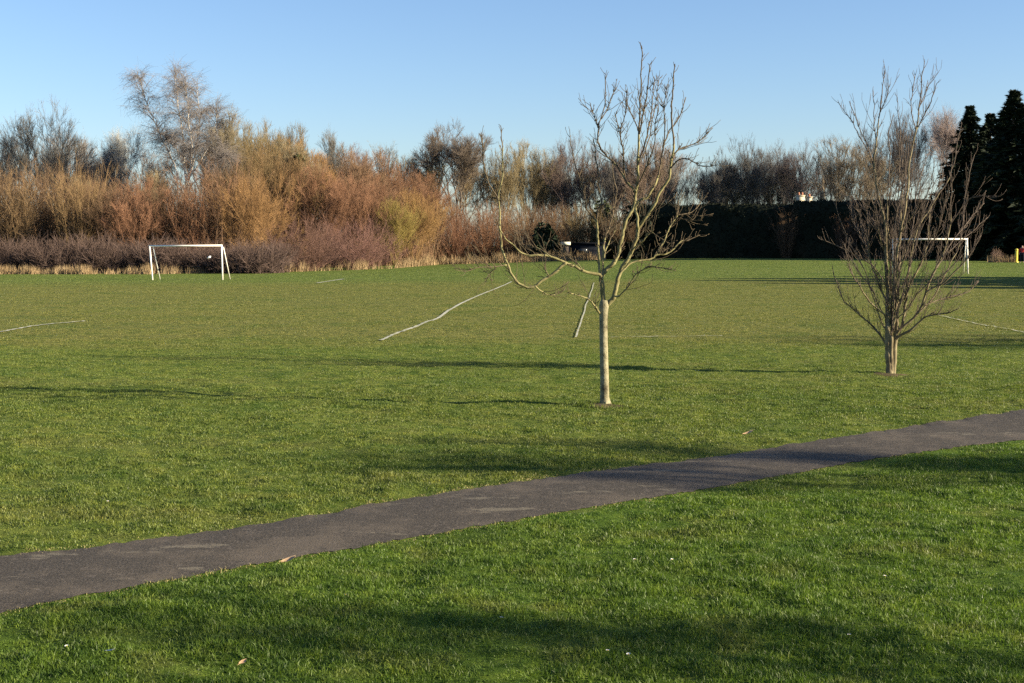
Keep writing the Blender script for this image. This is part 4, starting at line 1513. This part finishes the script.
def dry_fringe():
    Vs = []
    cols = []
    for px in np.arange(-50, 600, .9):
        if px < 150: dpt = 116.4
        elif px < 285: dpt = 116.4 + (px - 150) * .06
        elif px < 395: dpt = 124.5 + (px - 285) * .10
        elif px < 440: dpt = 137 + (px - 395) * .42
        else: dpt = 156 + (px - 440) * .012
        v = vnoise(np.array(px * .07 + 4), np.array(1.5))[()]
        v2 = vnoise(np.array(px * .23), np.array(7.5))[()]
        dens = max(0, (v * .5 + v2 * .5 - .42)) * 4.5
        if 395 < px < 600: dens = max(.1, 1.5 * (v * .5 + v2 * .5) - .2)
        hgt = (.5 + .9 * v2) * (.78 if px < 285 else .95 if px < 395 else 1.15)
        for _ in range(int(26 * dens) + 2):
            x = at(px + random.uniform(-.6, .6), 250, dpt)[0]; y = dpt + random.uniform(-1.1, .9)
            h = hgt * random.uniform(.5, 1.15)
            z = float(zg(x, y)) - .05
            a = random.uniform(0, 6.28); w = random.uniform(.012, .03)
            lx, ly = random.gauss(0, .22) * h, random.gauss(0, .22) * h
            Vs += [(x - math.cos(a) * w, y - math.sin(a) * w, z), (x + math.cos(a) * w, y + math.sin(a) * w, z), (x + lx, y + ly, z + h)]
    for px in np.arange(988, 1016, .5):                    # tuft by the field corner
        for _ in range(8):
            dpt = 129.5 + random.uniform(-.8, .8)
            x = at(px, 250, dpt)[0]; z = float(zg(x, dpt)) - .05
            h = random.uniform(.25, .9); a = random.uniform(0, 6.28); w = .025
            Vs += [(x - math.cos(a) * w, dpt - math.sin(a) * w, z), (x + math.cos(a) * w, dpt + math.sin(a) * w, z), (x + random.gauss(0, .2) * h, dpt + random.gauss(0, .2) * h, z + h)]
    V = np.array(Vs)
    F = np.arange(len(V)).reshape(-1, 3)
    tag(link('dry_grass', mesh_np('dry_grass', V, [F]), M['straw']), 'fringe of bleached dry grass along the edge of the wood', 'dry grass', kind='stuff')


dry_fringe()


# ------------------------------------------------------------------ buildings beyond the hedge
def build_house():
    D = 165.
    g = at(810, 250, D); g[2] = float(zg(g[0], D))
    e = empty('house', g)
    tag(e, 'house behind the hedge showing only its cream chimneys', 'house')
    ridge = at(800, 205.5, D)[2] - g[2]
    W, Dp, wall = 11., 7., ridge - 3.0
    t = Tube().box((0, 0, wall / 2), (W, Dp, wall))
    t.poly([(-W / 2, -Dp / 2, wall), (-W / 2, Dp / 2, wall), (-W / 2, 0, ridge - .12), (W / 2, -Dp / 2, wall), (W / 2, Dp / 2, wall), (W / 2, 0, ridge - .12)], tris=[(0, 2, 1), (3, 4, 5)])
    t.build('wall', M['house_render'], e)
    r = Tube()
    for s in (-1, 1):
        y0, y1, z0, z1 = s * (Dp / 2 + .4), 0, wall - .32, ridge
        r.poly([(-W / 2 - .3, y0, z0), (W / 2 + .3, y0, z0), (W / 2 + .3, y1, z1), (-W / 2 - .3, y1, z1),
                (-W / 2 - .3, y0, z0 - .14), (W / 2 + .3, y0, z0 - .14), (W / 2 + .3, y1, z1 - .14), (-W / 2 - .3, y1, z1 - .14)],
               [(0, 1, 2, 3), (7, 6, 5, 4), (0, 4, 5, 1), (1, 5, 6, 2), (3, 7, 4, 0)])
    rf = r.build('roof', M['roof'], e)
    for x0, x1, yt, w in ((796.7, 804.2, 196, 1), (807, 811.5, 197.5, .6)):
        a, b = at(x0, yt, D), at(x1, yt, D)
        cx, top = (a[0] + b[0]) / 2 - g[0], a[2] - g[2]
        cw = b[0] - a[0]
        c = Tube().box((cx, 0, (top + ridge - 1.4) / 2), (cw, .7, top - ridge + 1.4)).box((cx, 0, top + .04), (cw + .12, .82, .1)).build('chimney', M['house_render'], rf)
        k = 2 if w == 1 else 1
        p = Tube()
        for j in range(k):
            px_ = cx + (j - (k - 1) / 2) * .42
            p.tube([(px_, 0, top + .08), (px_, 0, top + .45)], [.14, .11], 10)
        p.build('chimney_pot', M['terracotta'], rf)
    for xx in (-3.2, 0, 3.2):
        w = Tube().box((xx, -Dp / 2 - .02, wall * .55), (1.3, .08, 1.2)).build('window', M['bag'], e)
        Tube().box((xx, -Dp / 2 - .05, wall * .55), (1.14, .06, 1.04)).build('pane', M['glass'], w)
    return e


build_house()


def build_hut():
    D = 158.
    a, b = at(561, 250, D), at(606, 250, D)
    g = np.array([a[0], D, float(zg(a[0], D))])
    e = empty('hut', g)
    tag(e, 'low dark hut with a cream end panel beside the black green bush', 'hut')
    top = at(565, 240, D)[2] - g[2]
    fl = at(565, 243.6, D)[2] - g[2]
    L = b[0] - a[0]
    pan = .95
    Tube().box((pan + (L - pan) / 2, 1.4, fl / 2), (L - pan, 2.6, fl)).build('wall', M['hut_dark'], e)
    Tube().box((L / 2 + .06, 1.35, fl + .06), (L + .1, 3.0, .12)).build('roof', M['hut_dark'], e)
    Tube().box((pan / 2 - .02, .2, (fl * .35 + fl) / 2 - .02), (pan - .1, .2, fl * .62)).build('doorway', M['hut_pale'], e).data.materials[0] = M['roof']
    Tube().box((pan / 2 + .05, -.2, fl + .02), (pan + .2, .1, .36)).build('fascia', M['hut_pale'], e)
    for xx in (.02, pan):
        Tube().box((xx, -.05, fl / 2), (.1, .1, fl)).build('post', M['hut_dark'], e)
    Tube().box((pan + 1.6, .07, fl * .6), (1.2, .06, .5)).build('window', M['glass'], e)


build_hut()


# ------------------------------------------------------------------ figures and bits at the field corner
def build_person():
    D = 128.
    g = at(1022.3, 250, D); g[2] = float(zg(g[0], D))
    e = empty('person', g)
    tag(e, 'person in a red top and dark trousers standing by the conifers', 'person')
    H = at(1023, 245.2, D)[2] - g[2]
    k = H / 1.75
    # continuous body: torso with arms, legs, neck and head grown as one skin
    verts = {'pelvis': (0, 0, .95, .15), 'waist': (0, 0, 1.1, .13), 'chest': (0, .01, 1.33, .155), 'neck': (0, 0, 1.5, .06), 'head': (0, -.02, 1.6, .09), 'crown': (0, -.01, 1.7, .085),
             'sl': (-.19, 0, 1.42, .07), 'el': (-.25, .02, 1.15, .05), 'wl': (-.24, -.1, .92, .036), 'hl': (-.24, -.13, .83, .035),
             'sr': (.19, 0, 1.42, .07), 'er': (.26, .03, 1.15, .05), 'wr': (.22, -.12, .95, .036), 'hr': (.20, -.17, .87, .035),
             'pl': (-.1, 0, .9, .105), 'kl': (-.12, -.03, .5, .068), 'al': (-.13, .02, .09, .045), 'tl': (-.14, -.14, .04, .04),
             'pr': (.1, 0, .9, .105), 'kr': (.13, -.02, .5, .068), 'ar': (.15, .03, .09, .045), 'tr': (.17, -.13, .04, .04)}
    ed = [('pelvis', 'waist'), ('waist', 'chest'), ('chest', 'neck'), ('neck', 'head'), ('head', 'crown'), ('chest', 'sl'), ('sl', 'el'), ('el', 'wl'), ('wl', 'hl'),
          ('chest', 'sr'), ('sr', 'er'), ('er', 'wr'), ('wr', 'hr'), ('pelvis', 'pl'), ('pl', 'kl'), ('kl', 'al'), ('al', 'tl'), ('pelvis', 'pr'), ('pr', 'kr'), ('kr', 'ar'), ('ar', 'tr')]

    def skin(name, use, edges, grow, mat):
        ks = list(use)
        me = bpy.data.meshes.new(name)
        me.from_pydata([tuple(c * k for c in verts[q][:3]) for q in ks], [(ks.index(a), ks.index(b)) for a, b in edges], [])
        o = link(name, me, mat, e)
        md = o.modifiers.new('skin', 'SKIN')
        sv = me.skin_vertices[0].data
        for i, q in enumerate(ks):
            r = (verts[q][3] + grow) * k
            sv[i].radius = (r, r); sv[i].use_root = (i == 0)
        s = o.modifiers.new('sub', 'SUBSURF'); s.levels = s.render_levels = 2
        return o
    skin('body', verts, ed, 0, M['skin'])
    top = ['chest', 'waist', 'pelvis', 'sl', 'el', 'wl', 'sr', 'er', 'wr']
    skin('red_top', top, [p for p in ed if p[0] in top and p[1] in top], .018, M['red_cloth'])
    leg = ['pelvis', 'pl', 'kl', 'al', 'pr', 'kr', 'ar']
    skin('trousers', leg, [p for p in ed if p[0] in leg and p[1] in leg], .02, M['dark_cloth'])
    verts['ha'], verts['hb'] = (0, .03, 1.63, .095), (0, .01, 1.71, .09)
    skin('hair', ['ha', 'hb'], [('ha', 'hb')], .0, M['hair'])
    e.rotation_euler = (0, 0, -.5)


build_person()


def build_bollard():
    D = 129.
    g = at(1016.6, 250, D); g[2] = float(zg(g[0], D))
    h = at(1017, 248.6, D)[2] - g[2]
    e = empty('bollard', g)
    tag(e, 'short yellow bollard by the conifers at the field corner', 'bollard')
    Tube().tube([(0, 0, -.1), (0, 0, .08), (0, 0, .1), (0, 0, h - .18)], [.2, .2, .14, .13], 14).build('post', M['yellow'], e, True)
    Tube().tube([(0, 0, h - .18), (0, 0, h - .1), (0, 0, h - .02), (0, 0, h)], [.15, .15, .1, .03], 14).build('cap', M['yellow'], e, True)


build_bollard()


def build_bag():
    p = at(209, 257.2, 116.8)
    me = bpy.data.meshes.new('plastic_bag')
    import bmesh
    bm = bmesh.new()
    bmesh.ops.create_icosphere(bm, subdivisions=3, radius=.115)
    for v in bm.verts:
        n = v.co.normalized()
        f = 1 + .35 * math.sin(n.x * 7 + n.z * 5) * math.sin(n.y * 6 + 2 * n.z) + .15 * math.sin(n.z * 19 + n.x * 13)
        v.co = Vector((v.co.x * f * 1.25, v.co.y * f * .7, v.co.z * f * .75 + v.co.x * .5))
    bm.to_mesh(me); bm.free()
    o = link('plastic_bag', me, M['bag'], smooth=True)
    o.location = p
    tag(o, 'crumpled white plastic bag caught in the brambles behind the goal', 'bag')


build_bag()

# ------------------------------------------------------------------ trees outside the view whose shade falls on the grass
OG = 'bare trees outside the view on the sunny side'
for X, Y, H, W, k in [(20.5, 10.5, 7.7, 3.6, 'standard'), (25, 9.7, 8, 4.2, 'round'), (21.5, 3.0, 8.6, 2.8, 'standard'), (36, 29.5, 9.5, 7, 'round3')]:
    tm, cm, hw = TREES[k]
    e = empty('bare_tree', (X, Y, float(zg(X, Y)) - .1))
    s = W / 2 / hw
    e.scale = (s, s, H / 10); e.rotation_euler = (0, 0, random.uniform(0, 6))
    tag(e, 'bare tree standing outside the view beside the path', 'tree', OG)
    t = link('trunk', tm, None, e); t.color = (.12, .1, .08, 1)
    c = link('crown', cm, None, e); c.color = (.12, .1, .08, 1)

# ------------------------------------------------------------------ light, sky, camera
w = bpy.data.worlds.new('World')
scene.world = w
w.use_nodes = True
nt = w.node_tree
sky = nt.nodes.new('ShaderNodeTexSky')
sky.sky_type = 'NISHITA'
sky.sun_disc = False
sky.sun_elevation = SUN_EL
SV = Vector((math.cos(SUN_AZ) * math.cos(SUN_EL), -math.sin(SUN_AZ) * math.cos(SUN_EL), math.sin(SUN_EL)))   # towards the sun
sky.sun_rotation = math.atan2(SV.x, SV.y)
sky.air_density = 1.0
sky.dust_density = .4
sky.ozone_density = 2.5
bg = nt.nodes['Background']
bg.inputs['Strength'].default_value = .052
wb = nt.nodes.new('ShaderNodeMix'); wb.data_type = 'RGBA'; wb.blend_type = 'MULTIPLY'
wb.inputs[0].default_value = 1
wb.inputs[7].default_value = (.93, 1., 1.17, 1)
nt.links.new(sky.outputs[0], wb.inputs[6])
nt.links.new(wb.outputs[2], bg.inputs['Color'])
sun = bpy.data.lights.new('sun', 'SUN')
sun.energy = 5.0
sun.angle = math.radians(.5)
sun.color = (1., .86, .62)
so = bpy.data.objects.new('sun', sun)
so.rotation_euler = SV.to_track_quat('Z', 'Y').to_euler()
COL.objects.link(so)

cam = bpy.data.cameras.new('camera')
cam.sensor_width = 36
cam.lens = F_PX / 1024 * 36
cam.clip_end = 6000
co = bpy.data.objects.new('camera', cam)
co.location = (0, 0, CAM_H)
co.rotation_euler = (math.pi / 2 - PITCH, 0, 0)
COL.objects.link(co)
scene.camera = co
scene.view_settings.view_transform = 'Standard'
scene.view_settings.look = 'None'
scene.view_settings.exposure = 1.68
scene.view_settings.gamma = 1
scene.cycles.max_bounces = 6
scene.cycles.use_denoising = False
